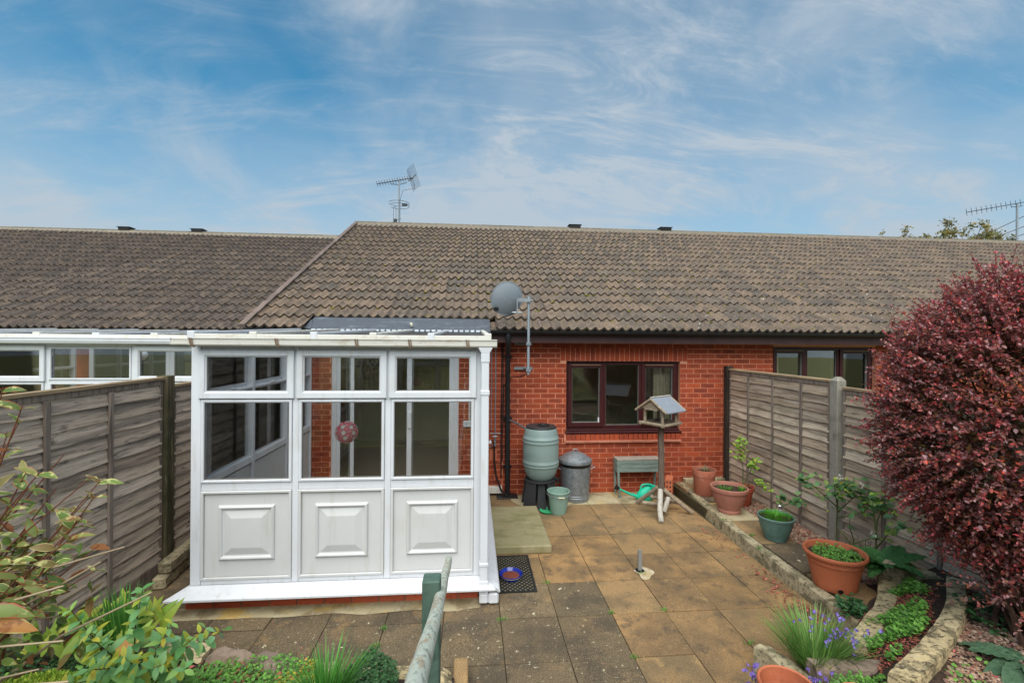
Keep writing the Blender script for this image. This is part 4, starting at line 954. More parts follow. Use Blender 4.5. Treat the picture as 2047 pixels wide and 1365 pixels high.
# neighbour's conservatory
NY = 5.60
nc = thing('conservatory', 'white conservatory of the left neighbour rising behind the wooden fence', 'conservatory', (-4.6, NY, 0))
glazed_wall(nc, [-6.65, -5.72, -4.82, -3.895, -3.10], Matrix.Translation((0, NY, 0)), 'fsfs', post=.05, mould=False)
T_n = Matrix.Translation((-3.03, NY+.07, 0)) @ Matrix.Rotation(PI/2, 4, 'Z')
glazed_wall(nc, [.02, .95, 1.75, 2.60], T_n, 'fff', post=.015, mould=False)
T_n2 = Matrix.Translation((-6.72, NY+2.70, 0)) @ Matrix.Rotation(-PI/2, 4, 'Z')
glazed_wall(nc, [.05, .86, 1.72, 2.59], T_n2, 'fff', post=.02, mould=False)
m = MB(); m.box(-6.65, -3.10, NY+.08, WY+SB-.02, -.05, .1); m.build('floor', carpet_m, nc)
m = MB(); m.box(-6.7, -3.02, NY-.012, NY+.08, ZH+.001, ZH+.05); m.build('eaves_beam', upvc, nc)
m = MB(); n = 8; prof = [(.11, .062)]+[(.055+.055*math.cos(PI+PI*a/10*1.0), .056+.05*math.sin(PI+PI*a/10)) for a in range(10, -1, -1)][::-1]+[(-.004, .062), (-.004, .07), (.006, .07)]
prof = [(.10, .06), (.10, 0), (.02, 0), (.004, .012), (0, .03), (-.006, .034), (-.006, .062), (-.012, .064), (-.012, .074), (.008, .074)]
n = len(prof); vs = [(x, NY-.115+a, 2.186+b) for x in (-6.75, -3.42) for (a, b) in prof]
m.add(vs, [(a, n+a, n+(a+1) % n, (a+1) % n) for a in range(n)]); m.build('gutter', upvc, nc)
m = MB(); prof = [(.10, .066), (.10, 0), (.012, 0), (0, .012), (-.004, .068), (-.012, .07), (.006, .074)]
n = len(prof); vs = [(x, NY-.115+a+(.02 if x > -3.2 else 0), 2.182+b) for x in (-3.43, -3.02) for (a, b) in prof]
m.add(vs, [(a, n+a, n+(a+1) % n, (a+1) % n) for a in range(n)]); m.build('gutter_joint', upvc_dirty, nc)
lean_roof(nc, -6.75, -3.02, NY-.02, 2.262, WY+SB-.4, 2.36, 6, .07)
lc = thing('pendant_lamp', 'round white pendant lamp inside the neighbouring conservatory', 'lamp', (-4.32, 6.3, 2.05))
m = MB(); m.lathe([(.0, -.09), (.06, -.075), (.095, -.03), (.1, 0), (.08, .04), (.03, .07), (.012, .1)], 16); m.tube([(0, 0, .09), (0, 0, .22)], .005, 5); m.build('lamp_shade', socket_m, lc, world=False)
lt = thing('mosaic_lamp', 'round red glass ornament behind the left window of the neighbouring conservatory', 'ornament', (-5.1, 5.95, 1.62))
m = MB(); m.lathe([(.03, -.14), (.10, -.1), (.14, -.02), (.13, .06), (.08, .11), (.03, .13), (0, .132)], 16); m.build('glass_shade', M('mosaic red', [S(132, 46, 42), S(150, 90, 50)], .3, layers=[(S(190, 140, 70), 22, .52, .6, .8), (S(60, 80, 60), 18, .6, .66, .7)]), lt, world=False)

# ---------------------------------------------------------------- fences
def board_me(L, mat, seed, side):
    """waney-edge lap board along Y, face towards side*x, lower edge wavy"""
    rr = random.Random(seed); mb = MB(); n = 14; vs = []; ph = rr.uniform(0, 9)
    for i in range(n+1):
        y = L*i/n; w = .018*mn.noise((y*2.2, ph, 0))+.008*mn.noise((y*7, ph, 2)); t = .006*mn.noise((y*4, ph, 6))
        vs += [(side*(.023+t), y, w), (side*(.008+t), y, w-.002), (side*(.001), y, .152)]
    fs = []
    for i in range(n):
        a = 3*i; b = a+3
        fs += [(a, b, b+2, a+2), (a+1, b+1, b, a)] if side > 0 else [(a, a+2, b+2, b), (a+1, a, b, b+1)]
    mb.add(vs, fs); return raw_mesh('board', mb, mat)
def fence_panel(root, x, y0, y1, z0, z1, side, bmat, battens, nb, cap=True):
    ya, yb_ = min(y0, y1), max(y0, y1); L = yb_-ya
    m = MB(); m.box(x-.024, x+.024, ya, ya+.042, z0, z1-.03); m.box(x-.024, x+.024, yb_-.042, yb_, z0, z1-.03)
    m.box(x-.02+side*.004, x+.02+side*.004, ya+.043, yb_-.043, z1-.075, z1-.031)
    p = m.build('fence_panel', wood_v, root, bevel=.003)
    if cap:
        m = MB(); m.box(x-.034, x+.034, ya-.002, yb_+.002, z1-.029, z1); m.build('cap_rail', wood_cap, p, bevel=.004)
    ms = [board_me(L-.03, bmat, 100+k, side) for k in range(7)]
    h = (z1-.07-z0)/nb
    for k in range(nb):
        o = link('board', ms[R.randrange(7)], p); o.location = (x+side*.004, ya+.015, z0+k*h-.004+R.uniform(-.006, .006)); o.rotation_euler = (R.uniform(-.006, .006), 0, 0)
        o.scale = (1, 1, h/.112)
        o.location = Vector(o.location)-root.location if p.location.length < 1e-6 and False else o.location
    for by in battens:
        m = MB(); m.box(min(x+side*.019, x+side*.034), max(x+side*.019, x+side*.042), by-.02, by+.02, z0-.004, z1-.0765); m.build('batten', wood_v, p, bevel=.002)
    return p
lf = thing('fence', 'dark weathered lap panel fence left of the white conservatory', 'fence', (-2.97, 4.7, 0))
LX = -2.97
fence_panel(lf, LX, 4.62, 2.80, .14, 1.885, 1, wood_hl, [3.42, 3.98], 15)
fence_panel(lf, LX-.005, 6.60, 4.78, .14, 1.80, 1, wood_hl, [5.4, 6.0], 15)
for y0 in (.88, -1.04): fence_panel(lf, LX, y0+1.82, y0, .5, 2.25, 1, wood_hl, [y0+.6, y0+1.2], 15)
m = MB(); m.box(LX-.05, LX+.055, 4.635, 4.745, 0, 1.895); m.build('post', post_green, lf, bevel=.006)
for y in (2.75, .83): m = MB(); m.box(LX-.05, LX+.05, y-.05, y+.05, 0, 2.3 if y < 2 else 1.95); m.build('post', post_green, lf, bevel=.006)
m = MB(); m.box(LX-.015, LX+.03, 2.8, 4.62, .005, .135); m.build('gravel_board', wood_v, lf, bevel=.003)
rf = thing('fence', 'pale weathered lap panel fence on the right with a concrete post', 'fence', (3.88, 4.5, .1))
RX = 3.89
fence_panel(rf, RX, 6.57, 4.62, .13, 1.865, -1, wood_h, [6.09, 5.57, 5.06], 16)
fence_panel(rf, RX, 4.46, 2.60, .30, 1.80, -1, wood_h, [3.97, 3.45, 2.95], 13)
for y0 in (.66, -1.26): fence_panel(rf, RX, y0+1.84, y0, .45, 2.2, -1, wood_h, [y0+.6, y0+1.2], 15)
m = MB(); m.box(RX-.05, RX+.05, 6.59, 6.68, 0, 1.90); m.build('post', post_dark, rf, bevel=.004)
m = MB(); x0, x1, y0, y1 = RX-.055, RX+.05, 4.49, 4.595
vs = [(x0, y0, 0), (x1, y0, 0), (x1, y1, 0), (x0, y1, 0), (x0, y0, 1.86), (x1, y0, 1.86), (x1, y1, 1.86), (x0, y1, 1.86), (x0+.03, y0+.03, 1.90), (x1-.03, y0+.03, 1.90), (x1-.03, y1-.03, 1.90), (x0+.03, y1-.03, 1.90)]
m.add(vs, [(0, 1, 5, 4), (1, 2, 6, 5), (2, 3, 7, 6), (3, 0, 4, 7), (4, 5, 9, 8), (5, 6, 10, 9), (6, 7, 11, 10), (7, 4, 8, 11), (8, 9, 10, 11)]); m.build('concrete_post', concrete, rf, bevel=.006)
for y in (2.54, .6): m = MB(); m.box(RX-.05, RX+.05, y-.05, y+.05, 0, 2.2 if y < 2 else 1.9); m.build('concrete_post', concrete, rf, bevel=.006)
m = MB(); m.box(RX-.03, RX+.02, 2.60, 4.48, .08, .293); m.build('gravel_board', M('new gravel board', S(168, 150, 126), .9, layers=[(S(120, 106, 90), 3, .5, .7, .6, (12, 1, 12))], val=0), rf, bevel=.004)
m = MB(); m.box(RX-.03, RX+.02, 4.61, 6.58, .05, .122); m.build('gravel_board', concrete, rf, bevel=.004)

# ---------------------------------------------------------------- rooftop things
def yagi(name, label, base, H, boom_dir, L, n, el, refl=True, extras=True, back=.3, r=.02):
    t = thing(name, label, 'aerial', base, 'television aerials')
    m = MB(); m.tube([(0, 0, -.35), (0, 0, H)], r, 8); m.build('mast', galv_pole, t, world=False)
    d = Vector(boom_dir).normalized(); s_ = Vector((0, 0, 1)); s_ = (s_-d*s_.dot(d)).normalized()
    a = Vector((0, 0, H+.02)); e0 = a+d*L; e1 = a-d*back
    m = MB(); m.tube([e0, e1], .012, 6); b = m.build('boom', aerial_m, t, world=False)
    for k in range(n):
        p = e0+(e1-e0)*(k/(n-1)*.93); m = MB(); m.tube([p-s_*el, p+s_*el], .0065, 5); m.build('element', aerial_m, b, world=False)
    if refl:
        side = d.cross(s_).normalized()
        for sg in (-1, 1):
            m = MB()
            tip = e1+side*sg*.30-d*.02+s_*(.10 if sg < 0 else -.10)*0
            m.tube([e1, tip+d*.04], .010, 5)
            for k in range(5): q = e1+(tip-e1)*(k+.6)/5; m.tube([q-s_*.30, q+s_*.30], .0035, 4)
            m.build('reflector', aerial_m, b, world=False)
    if extras:
        m = MB()
        for z in (H-.60, H-.67):
            m.tube([(.0+.27*math.cos(a_), .27*math.sin(a_), z) for a_ in [rad(210)+rad(300)*k/20 for k in range(21)]], .006, 5)
        m.box(.08, .22, -.02, .02, H-.66, H-.60); m.build('loop_aerial', aerial_m, t, world=False)
        m = MB(); m.tube([(-.14, 0, .10), (-.14, 0, .50), (-.125, 0, .53), (-.09, 0, .53), (-.075, 0, .50), (-.075, 0, .10)], .005, 5); m.box(-.14, -.05, -.025, .025, .12, .20); m.tube([(-.1, 0, .17), (.05, 0, .21)], .008, 5); m.build('dipole', aerial_m, t, world=False)
        m = MB(); m.tube([e1, e1-s_*.18+Vector((0, 0, -.1)), Vector((.1, 0, H-.25)), Vector((.03, 0, H-.5)), Vector((.03, 0, 0))], .005, 5); m.build('cable', blackcable, t, world=False)
    m = MB(); m.tube([a-d*.22-Vector((0, 0, .10)), a-Vector((0, 0, .12)), a+d*.25-Vector((0, 0, .06))], .009, 5); m.build('bracket', aerial_m, t, world=False)
    return t
yagi('tv_aerial', 'tall television aerial with loop standing on the middle ridge', (-2.0, 12.4, 5.30), 1.22, (-.60, -.30, -.24), .62, 14, .075, back=.40)
yagi('tv_aerial', 'long rod television aerial at the right end of the ridge', (17.15, 13.0, 5.30), 1.42, (-1.8, -.15, -.36), 2.0, 13, .11, refl=False, extras=False, back=.5, r=.03)
t = thing('telephone_wires', 'thin black telephone wires crossing behind the right aerial mast', 'wires', (16.5, 14, 6))
for k, (za, zb) in enumerate(((5.05, 6.9), (5.0, 6.5), (4.95, 6.2))):
    m = MB(); m.tube([(14.8+.8*k, 14, za), (16.9, 13.8, (za+zb)/2-.10), (19, 13.6, zb)], .010, 4); m.build('wire', blackcable, t)
# satellite dish
sd = thing('satellite_dish', 'grey satellite dish on a pole above the black gutter', 'satellite dish', (.755, 6.16, 1.8))
m = MB(); m.tube([(0, 0, .0), (0, 0, 1.07)], .019, 10); mp_ = m.build('pole', galv_pole, sd, world=False)
for z in (.05, .41):
    m = MB(); m.box(-.15, .12, .48, .52, z-.012, z+.028); m.box(-.014, .014, .02, .48, z, z+.02); m.box(-.03, .03, -.03, .025, z-.01, z+.03); m.build('wall_bracket', galv, mp_, world=False)
m = MB(); m.tube([(.0, .02, .02), (-.06, .3, -.05), (-.2, .5, -.08), (-.30, .51, -.2), (-.31, .51, -.9)], .007, 6); m.build('cable', blackcable, sd, world=False)
fd = Vector((-.22, .93, .28)).normalized(); up_ = Vector((0, 0, 1)); mt = orient(fd, up_)   # faces away over the roof
dm = Matrix.Translation((-.285, .0, 1.02)) @ mt.to_4x4()
m = MB(dm); vs = []; nr, ns = 6, 32; 
for sgn in (0,):
    for i in range(nr+1):
        r = i/nr
        for j in range(ns):
            a = 2*PI*j/ns; vs.append((.222*r*math.cos(a), .055*r*r, .232*r*math.sin(a)))
    fs = [(i*ns+j, i*ns+(j+1) % ns, (i+1)*ns+(j+1) % ns, (i+1)*ns+j) for i in range(nr) for j in range(ns)]
m.add(vs, fs, True)
rim = [(.222*math.cos(2*PI*j/ns), .055, .232*math.sin(2*PI*j/ns)) for j in range(ns+1)]; m.tube(rim, .006, 6, cap=False)
m.build('dish', dish_m, sd, world=False)
m = MB(); m.box(-.16, .02, -.045, -.02, .985, 1.035); m.box(-.17, -.155, -.05, .0, .82, 1.03); m.tube([(-.23, -.03, .84), (-.10, -.03, .84)], .012, 6); m.tube([(-.02, -.02, 1.01), (.06, -.02, 1.01)], .008, 6); m.build('mount', galv, sd, world=False)
m = MB(); m.tube([(-.17, -.03, .84), (-.30, .12, .80), (-.43, .20, .90)], .009, 6); m.tube([(-.46, .02, .885), (-.40, .10, .915)], .03, 10); m.build('receiver_arm', blackp, sd, world=False)

# ---------------------------------------------------------------- things along the wall
BX, BY = .945, 6.23
st = thing('butt_stand', 'black plastic stand under the green water butt', 'stand', (BX-.01, BY, 0))
m = MB()
for k in range(8):
    a0, a1 = rad(22.5+45*k), rad(22.5+45*(k+1))
    for (z0, z1, r0, r1) in ((0, .03, .265, .262), (.03, .19, .258, .238), (.19, .36, .232, .212)):
        g0 = a0+(.10 if k % 2 else .0); g1 = a1-(.10 if k % 2 else .0)
        if k % 2 == 1: r0_, r1_ = r0-.05, r1-.05
        else: r0_, r1_ = r0, r1
        vs = [(r0_*math.cos(g0), r0_*math.sin(g0), z0), (r0_*math.cos(g1), r0_*math.sin(g1), z0), (r1_*math.cos(g1), r1_*math.sin(g1), z1), (r1_*math.cos(g0), r1_*math.sin(g0), z1)]
        ins = [(v[0]*.8, v[1]*.8, v[2]) for v in vs]
        m.add(vs+ins, [(0, 1, 2, 3), (0, 3, 7, 4), (1, 5, 6, 2), (3, 2, 6, 7), (4, 7, 6, 5)])
m.lathe([(.215, .35), (.215, .366), (0, .366)], 24); m.build('base', M('rough black plastic', S(52, 52, 54), .75, layers=[(S(78, 78, 78), 60, .5, .7, .4)], val=0), st, world=False)
bt = thing('water_butt', 'grey green barrel shaped water butt beside the black downpipe', 'water butt', (BX, BY, .366))
m = MB(); pr = [(.15, .0), (.185, .03), (.215, .09), (.232, .16), (.236, .185), (.247, .19), (.249, .205), (.240, .212), (.240, .225), (.251, .230), (.252, .25), (.243, .262), (.243, .285), (.247, .36), (.247, .42), (.243, .485), (.243, .50), (.252, .51), (.251, .53), (.240, .537), (.240, .55), (.249, .556), (.247, .572), (.238, .58), (.232, .62), (.222, .675), (.212, .70), (.205, .712)]
m.lathe(pr, 40); m.lathe([(.19, .712), (.205, .712)], 40); m.build('barrel', butt_m, bt, world=False)
m = MB(); m.lathe([(.212, .70), (.214, .716), (.205, .726), (.15, .730), (0, .732)], 36); ld = m.build('lid', M('black lid', S(48, 48, 50), .5, val=0), bt, world=False)
m = MB(); m.lathe([(.085, .732), (.085, .745), (.07, .748), (.066, .7335), (0, .733)], 24, c=(.03, -.02, 0)); m.build('lid_ring', blackp, ld, world=False)
m = MB(); m.disc(.036, .7345, 16, c=(.055, -.03, 0), sx=1.4, sy=.8); m.build('inlet_hole', dark_m, ld, world=False)
m = MB(); m.tube([(.16, -.19, .06), (.19, -.27, .055)], .022, 10); m.tube([(.19, -.265, .055), (.19, -.27, .01)], .015, 8); m.box(.165, .215, -.285, -.265, .065, .085); m.build('tap', blackp, bt, world=False)
m = MB(); m.tube([(-.19, .10, .66), (-.30, .25, .71), (-.40, .37, .74)], .013, 8); m.build('link_hose', M('grey hose', S(92, 94, 96), .6, val=0), bt, world=False)
bk = thing('bucket', 'faded green plastic bucket under the water butt tap', 'bucket', (1.14, 5.93, 0))
m = MB(); m.lathe([(0, .004), (.098, .004), (.104, .0), (.108, .01), (.138, .272), (.150, .274), (.152, .290), (.146, .294), (.138, .29), (.134, .27), (.105, .03), (0, .03)], 32); m.build('pail', bucket_m, bk, world=False)
m = MB(); m.tube([(.158*math.cos(a), .158*math.sin(a)-.0, .262-.02*math.sin(-a)) for a in [rad(180)+rad(180)*k/16 for k in range(17)]], .005, 6); m.build('handle', galv, bk, world=False)
m = MB(); m.tube([(-.03, -.162, .245), (.05, -.160, .242)], .009, 8); m.build('grip', cream_glaze, bk, world=False)
hs = thing('green_hose_end', 'flat green plastic saucer beside the bucket', 'saucer', (1.00, 5.96, .004))
m = MB(); m.lathe([(0, .004), (.085, .004), (.10, .022), (.106, .022), (.09, .0)], 24); m.build('dish', M('bright green plastic', S(70, 176, 120), .5, val=0), hs, world=False); hs.name = 'saucer'
db = thing('dustbin', 'galvanised dustbin with domed lid and black liner', 'dustbin', (1.475, 6.43, 0))
m = MB(); rip = lambda j, z: (.012 if j % 2 else -.004) if .09 < z < .50 else 0
m.lathe([(0, .005), (.188, .005), (.19, .0), (.196, .02), (.197, .055), (.202, .06), (.197, .066), (.198, .085), (.203, .09), (.198, .096), (.2, .11), (.216, .47), (.217, .505), (.222, .51), (.222, .545), (.214, .548)], 56, ripple=rip); m.build('body', galv, db, world=False)
m = MB(); m.lathe([(.220, .49), (.228, .50), (.230, .55)], 48, ripple=lambda j, z: .018*mn.noise((j*.7, z*40, 0))); m.build('liner', M('black bag', S(30, 31, 33), .3, val=0), db, world=False)
m = MB(); m.lathe([(.238, .535), (.240, .565), (.236, .580), (.20, .60), (.14, .645), (.07, .672), (.03, .678), (0, .68)], 48, ripple=lambda j, z: (.02 if j % 6 < 1 else 0) if .59 < z < .67 else 0); ld = m.build('lid', galv, db, world=False)
m = MB(); m.tube([(-.035, 0, .675), (-.025, 0, .712), (.025, 0, .712), (.035, 0, .675)], .010, 8); m.build('handle', galv, ld, world=False)
for sg in (-1, 1):
    m = MB(); m.tube([(sg*.214, -.05, .44), (sg*.275, -.05, .47), (sg*.275, .05, .47), (sg*.214, .05, .44)], .006, 6); m.build('handle', galv, db, world=False)
# bench
be = thing('bench', 'small faded green slatted bench against the brick wall', 'bench', (2.44, 6.54, 0))
m = MB(); m.box(-.34, .32, -.10, .085, .535, .553); m.build('seat', bench_top, be, world=False, bevel=.003)
for z in (.478, .422, .366): m = MB(); m.box(-.325, .31, -.105, -.088, z, z+.052); m.build('slat', bench_m, be, world=False, bevel=.003)
for (x, y) in ((-.325, -.085), (-.325, .075), (.30, -.085), (.30, .075)):
    m = MB(); m.tube([(x, y, .53), (x+.005*(1 if x < 0 else -1), y+(.0), .36), (x+.015*(1 if x < 0 else -1), y-(.03 if y < 0 else 0), 0)], .018, 6); m.build('leg', bench_m, be, world=False)
for x in (-.335, .32): m = MB(); m.box(x-.008, x+.008, -.085, .08, .365, .532); m.build('end_panel', bench_m, be, world=False)
# watering can
wc = thing('watering_can', 'turquoise plastic watering can lying under the bench', 'watering can', (2.44, 6.33, 0))
m = MB(); vs = []; n = 20
for (z, a, b, cx) in ((0, .10, .065, .03), (.012, .115, .075, .03), (.05, .122, .078, .03), (.10, .115, .074, .035), (.145, .092, .062, .05), (.175, .07, .05, .075), (.195, .055, .042, .10)):
    for j in range(n): t = 2*PI*j/n; vs.append((cx+a*math.cos(t), b*math.sin(t), z))
m.add(vs, [(i*n+j, i*n+(j+1) % n, (i+1)*n+(j+1) % n, (i+1)*n+j) for i in range(6) for j in range(n)], True); m.add([vs[j] for j in range(n)], [tuple(range(n))[::-1]]); m.build('body', can_m, wc, world=False)
m = MB(); m.tube([(-.08, 0, .05), (-.18, 0, .085), (-.30, 0, .14), (-.345, 0, .165)], [.026, .017, .013, .012], 10); m.build('spout', can_m, wc, world=False)
m = MB(); m.tube([(-.345, 0, .165), (-.37, 0, .178), (-.395, 0, .19)], [.014, .03, .040], 12); m.build('rose', blackp, wc, world=False)
m = MB(); m.tube([(-.03, 0, .135), (-.03, 0, .185), (-.01, 0, .215), (.06, 0, .222), (.12, 0, .215), (.145, 0, .185)], .014, 8); m.build('handle', can_m, wc, world=False)
m = MB(); m.lathe([(.055, .0), (.062, .03), (.056, .03), (.045, .002)], 18, c=(.125, 0, .17)); m.build('filler_rim', can_m, wc, world=False)
# clay block
cb = thing('clay_block', 'orange perforated clay brick standing behind the bird table post', 'brick', (2.87, 6.42, 0), rotz=rad(-28)); cb['local'] = 1
m = MB(); m.box(-.05, .05, -.11, .11, 0, .29); m.build('block', block_m, cb, world=False, bevel=.004)
m = MB()
for k in range(4): m.lathe([(.015, -.001), (.0, -.001)], 10, c=(0, 0, 0)); 
m = MB()
for z in (.05, .115, .18, .245):
    for x in (-.022, .022): m.add([(x+.011*math.cos(a), -.1115, z+.013*math.sin(a)) for a in [2*PI*k/10 for k in range(10)]], [tuple(range(10))])
m.build('hole', dark_m, cb, world=False)
# bird table
TX, TY = 2.50, 5.88
bd = thing('bird_table', 'rustic wooden bird table with a grey felt roof', 'bird table', (TX, TY, 0))
def stick(mb, pts, r, seed=0):
    P = []; rs = []
    pts = [Vector(p) for p in pts]; n = 6
    for i in range(n+1):
        t = i/n; p = pts[0].lerp(pts[1], t); q = mn.noise((seed+t*2.2, seed*3.1, 0))
        P.append(p+Vector((q, mn.noise((seed+t*2.2, 5, 1)), 0))*r*.35); rs.append(r*(1+.12*mn.noise((seed+t*4, 9, 2))))
    mb.tube(P, rs, 9)
m = MB(); stick(m, [(.03, 0, .06), (.005, 0, 1.17)], .040, 1); m.build('post', table_post, bd, world=False)
for k, (a, b, r, mt) in enumerate([((-.015, -.05, .30), (-.155, -.40, .015), .034, bark_pale), ((.04, -.02, .30), (.38, -.13, .02), .028, table_wood), ((-.02, .02, .32), (-.20, .30, .015), .028, table_wood), ((.03, .03, .30), (.30, .33, .015), .028, table_wood), ((.09, -.06, .20), (-.01, -.16, .05), .032, bark_pale)]):
    m = MB(); stick(m, [a, b], r, 3+k); m.build('leg', mt, bd, world=False)
for k, (a, b) in enumerate([((-.25, -.03, .135), (.08, -.05, .10)), ((-.09, .10, .17), (.30, .02, .10))]):
    m = MB(); stick(m, [a, b], .026, 11+k); m.build('cross_bar', table_wood, bd, world=False)
th = Matrix.Translation((0, 0, 1.16)) @ Matrix.Rotation(rad(33), 4, 'Z')
TW_, TD = .17, .19
m = MB(th); m.box(-TD, TD, -TW_, TW_, .0, .014); tr = m.build('tray', table_wood, bd, world=False)
for k, (a, b) in enumerate([((-TD-.02, -TW_, .02), (TD+.02, -TW_, .02)), ((-TD-.02, TW_, .02), (TD+.02, TW_, .02)), ((-TD, -TW_-.02, .025), (-TD, TW_+.02, .025)), ((TD, -TW_-.02, .025), (TD, TW_+.02, .025))]):
    m = MB(th); stick(m, [a, b], .022, 20+k); m.build('tray_edge', table_wood, tr, world=False)
for k, (x, y) in enumerate(((-.15, -.135), (.15, -.135), (-.15, .135), (.15, .135))):
    m = MB(th); stick(m, [(x, y, .03), (x, y, .215)], .021, 30+k); m.build('roof_post', table_wood, bd, world=False)
m = MB(th)
for sg in (-1, 1):
    vs = [(-.215, 0, .365), (.215, 0, .365), (.215, sg*.235, .195), (-.215, sg*.235, .195)]; lo = [(x, y, z-.014) for x, y, z in vs]
    m.add(vs+lo, [(0, 1, 2, 3) if sg < 0 else (3, 2, 1, 0), (4, 5, 6, 7) if sg > 0 else (7, 6, 5, 4), (0, 4, 5, 1), (1, 5, 6, 2), (2, 6, 7, 3), (3, 7, 4, 0)])
rfm = m.build('roof', slate, bd, world=False)
for x in (-.222, .222):
    for sg in (-1, 1): m = MB(th); stick(m, [(x, 0, .352), (x, sg*.235, .186)], .016, 40+sg); m.build('barge_board', table_wood, rfm, world=False)
m = MB(th); m.box(-.21, -.20, -.10, .10, .205, .225); vs = [(-.205, -.15, .225), (-.205, .15, .225), (-.205, 0, .33)]; m.add(vs, [(0, 1, 2)]); m.build('gable', table_wood, rfm, world=False)
m = MB(th); m.tube([(-.225, 0, .372), (.225, 0, .372)], .010, 6); m.build('ridge_batten', bark_pale, rfm, world=False)

# ---------------------------------------------------------------- patio things
mb = MB(); mb.box(.16, .855, 4.79, 5.97, .0, .085); sp_ = mb.build('stone_step', step_m, bevel=.010); tag(sp_, 'olive stone doorstep slab beside the conservatory', 'step')
mt_ = thing('door_mat', 'black perforated rubber mat below the stone step', 'mat', (.40, 4.40, .004), rotz=rad(0))
m = MB(); nx, ny = 15, 26; w, d = .345, .66; hx = w/nx; hy = d/ny
m.rect_frame(-w/2-.02, w/2+.02, -d/2-.02, d/2+.02, .02, 0, .010)
m.v = [(a, c_, .010-b) for a, b, c_ in m.v]
for i in range(nx):
    for j in range(ny):
        x0, y0 = -w/2+i*hx, -d/2+j*hy
        e = .004 if (i+j) % 2 else .0095
        vs = [(x0, y0, .010), (x0+hx, y0, .010), (x0+hx, y0+hy, .010), (x0, y0+hy, .010)]; cx, cy = x0+hx/2, y0+hy/2
        a, b = hx/2-e*.75, hy/2-e
        if (i+j) % 2: inn = [(cx-a, cy-b, .009), (cx+a, cy-b, .009), (cx+a, cy+b, .009), (cx-a, cy+b, .009)]; m.add(vs+inn, [(k, (k+1) % 4, 4+(k+1) % 4, 4+k) for k in range(4)])
        else: m.add(vs, [(0, 1, 2, 3)])
m.build('rubber_mesh', rubber, mt_, world=False)
m = MB(); m.box(-w/2, w/2, -d/2, d/2, 0, .002); m.build('ground_seen_through', slab_pale, mt_, world=False)
di = thing('dish', 'blue glazed dish of reddish grit on the rubber mat', 'dish', (.375, 4.30, .015))
m = MB(); m.lathe([(0, .002), (.085, .002), (.088, .0), (.105, .03), (.112, .042), (.108, .044), (.098, .03), (.084, .016), (0, .014)], 36); m.build('bowl', blue_glaze, di, world=False)
m = MB(); m.lathe([(.1075, .0), (.1095, .006)], 36, c=(0, 0, .028)); m.build('glaze_band', cream_glaze, di, world=False)
m = MB(); m.lathe([(.080, .022), (.05, .026), (0, .027)], 24, ripple=lambda j, z: .06*mn.noise((j*.9, z*50, 0))); m.build('grit', redgrit, di, world=False)
sk = thing('post_stub', 'short grey metal stub standing in the patio slabs', 'post stub', (1.655, 4.36, 0))
m = MB(); m.box(-.018, .018, -.014, .014, .0, .195); vs = [(-.018, -.014, .1951), (.018, -.014, .1951), (.018, .014, .1951), (-.018, .014, .1951), (-.010, -.014, .21), (.010, -.014, .21), (.010, .014, .21), (-.010, .014, .21)]
m.add(vs, [(0, 1, 5, 4), (1, 2, 6, 5), (2, 3, 7, 6), (3, 0, 4, 7), (4, 5, 6, 7)]); m.build('stub', greybox, sk, world=False)
m = MB(); m.lathe([(.055, .0), (.04, .012), (.02, .014)], 14, ripple=lambda j, z: .2*mn.noise((j*.8, 2, z))); m.build('collar', dark_m, sk, world=False)
for k, (x, y, z, L, a) in enumerate(((-2.82, 4.62, 0, .60, 6), (-2.80, 4.66, .115, .56, 4))):
    o = thing('kerb_block', ('lower', 'upper')[k]+' of two mossy concrete kerb blocks stacked by the green fence post', 'concrete block', (x, y, z), 'stacked kerb blocks', rotz=rad(a)); o['local'] = 1
    m = MB(); m.box(-.055, .055, -L/2, L/2, .001, .112); m.build('block', stone_k, o, world=False, bevel=.016)
# handrail in front
hr = thing('handrail', 'flaking pale green wooden handrail with a square post', 'handrail', (-.15, 1.9, .3))
m = MB(); n = 16; P = []; rs = []
for i in range(n+1):
    t = i/n; P.append(Vector((-.148+.045*t, 3.02-2.2*t, .815+.80*t-.02*math.sin(PI*t)))+Vector((mn.noise((t*5, 0, 0))*.004, 0, mn.noise((t*5, 3, 0))*.003))); rs.append(  .0222+.002*mn.noise((t*7, 1, 1)))
m.tube(P, rs, 12); m.build('rail', rail_green, hr)
m = MB(); m.box(-.196, -.124, 1.845, 1.92, .18, 1.285); m.build('post', post_paint, hr, bevel=.005)

# ---------------------------------------------------------------- pots
def pot(name, label, cat, loc, prof, mat, soil_z, soil_r, group='garden pots', n=40, sx=1, sy=1, rotz=0, ripple=None, soilmat=None):
    t = thing(name, label, cat, loc, group, rotz); t['local'] = 1
    m = MB(); m.lathe(prof, n, sx=sx, sy=sy, ripple=ripple); m.disc(prof[0][0], prof[0][1]+.003, n, sx=sx, sy=sy); m.build('pot_body', mat, t, world=False)
    m = MB(); m.disc(soil_r, soil_z, 28, sx=sx, sy=sy); m.build('soil', soilmat or soil_m, t, world=False)
    return t
PZ = .139
pot('flower_pot', 'tall old terracotta pot against the brick wall by the fence', 'pot', (3.24, 6.12, PZ), [(.125, 0), (.128, .004), (.145, .26), (.152, .262), (.157, .345), (.153, .352), (.145, .35), (.140, .30)], terra_old, .30, .142)
flut = lambda j, z: .012*(1 if j % 2 else -1) if .05 < z < .25 else 0
pot('flower_pot', 'round pinkish ribbed pot with weeds at the kerb', 'pot', (3.22, 5.46, PZ), [(.125, 0), (.13, .008), (.132, .03), (.125, .045), (.165, .12), (.195, .21), (.205, .262), (.218, .266), (.224, .285), (.222, .312), (.214, .318), (.204, .312), (.198, .28), (.19, .25)], pot_pink, .275, .197, ripple=flut, n=72)
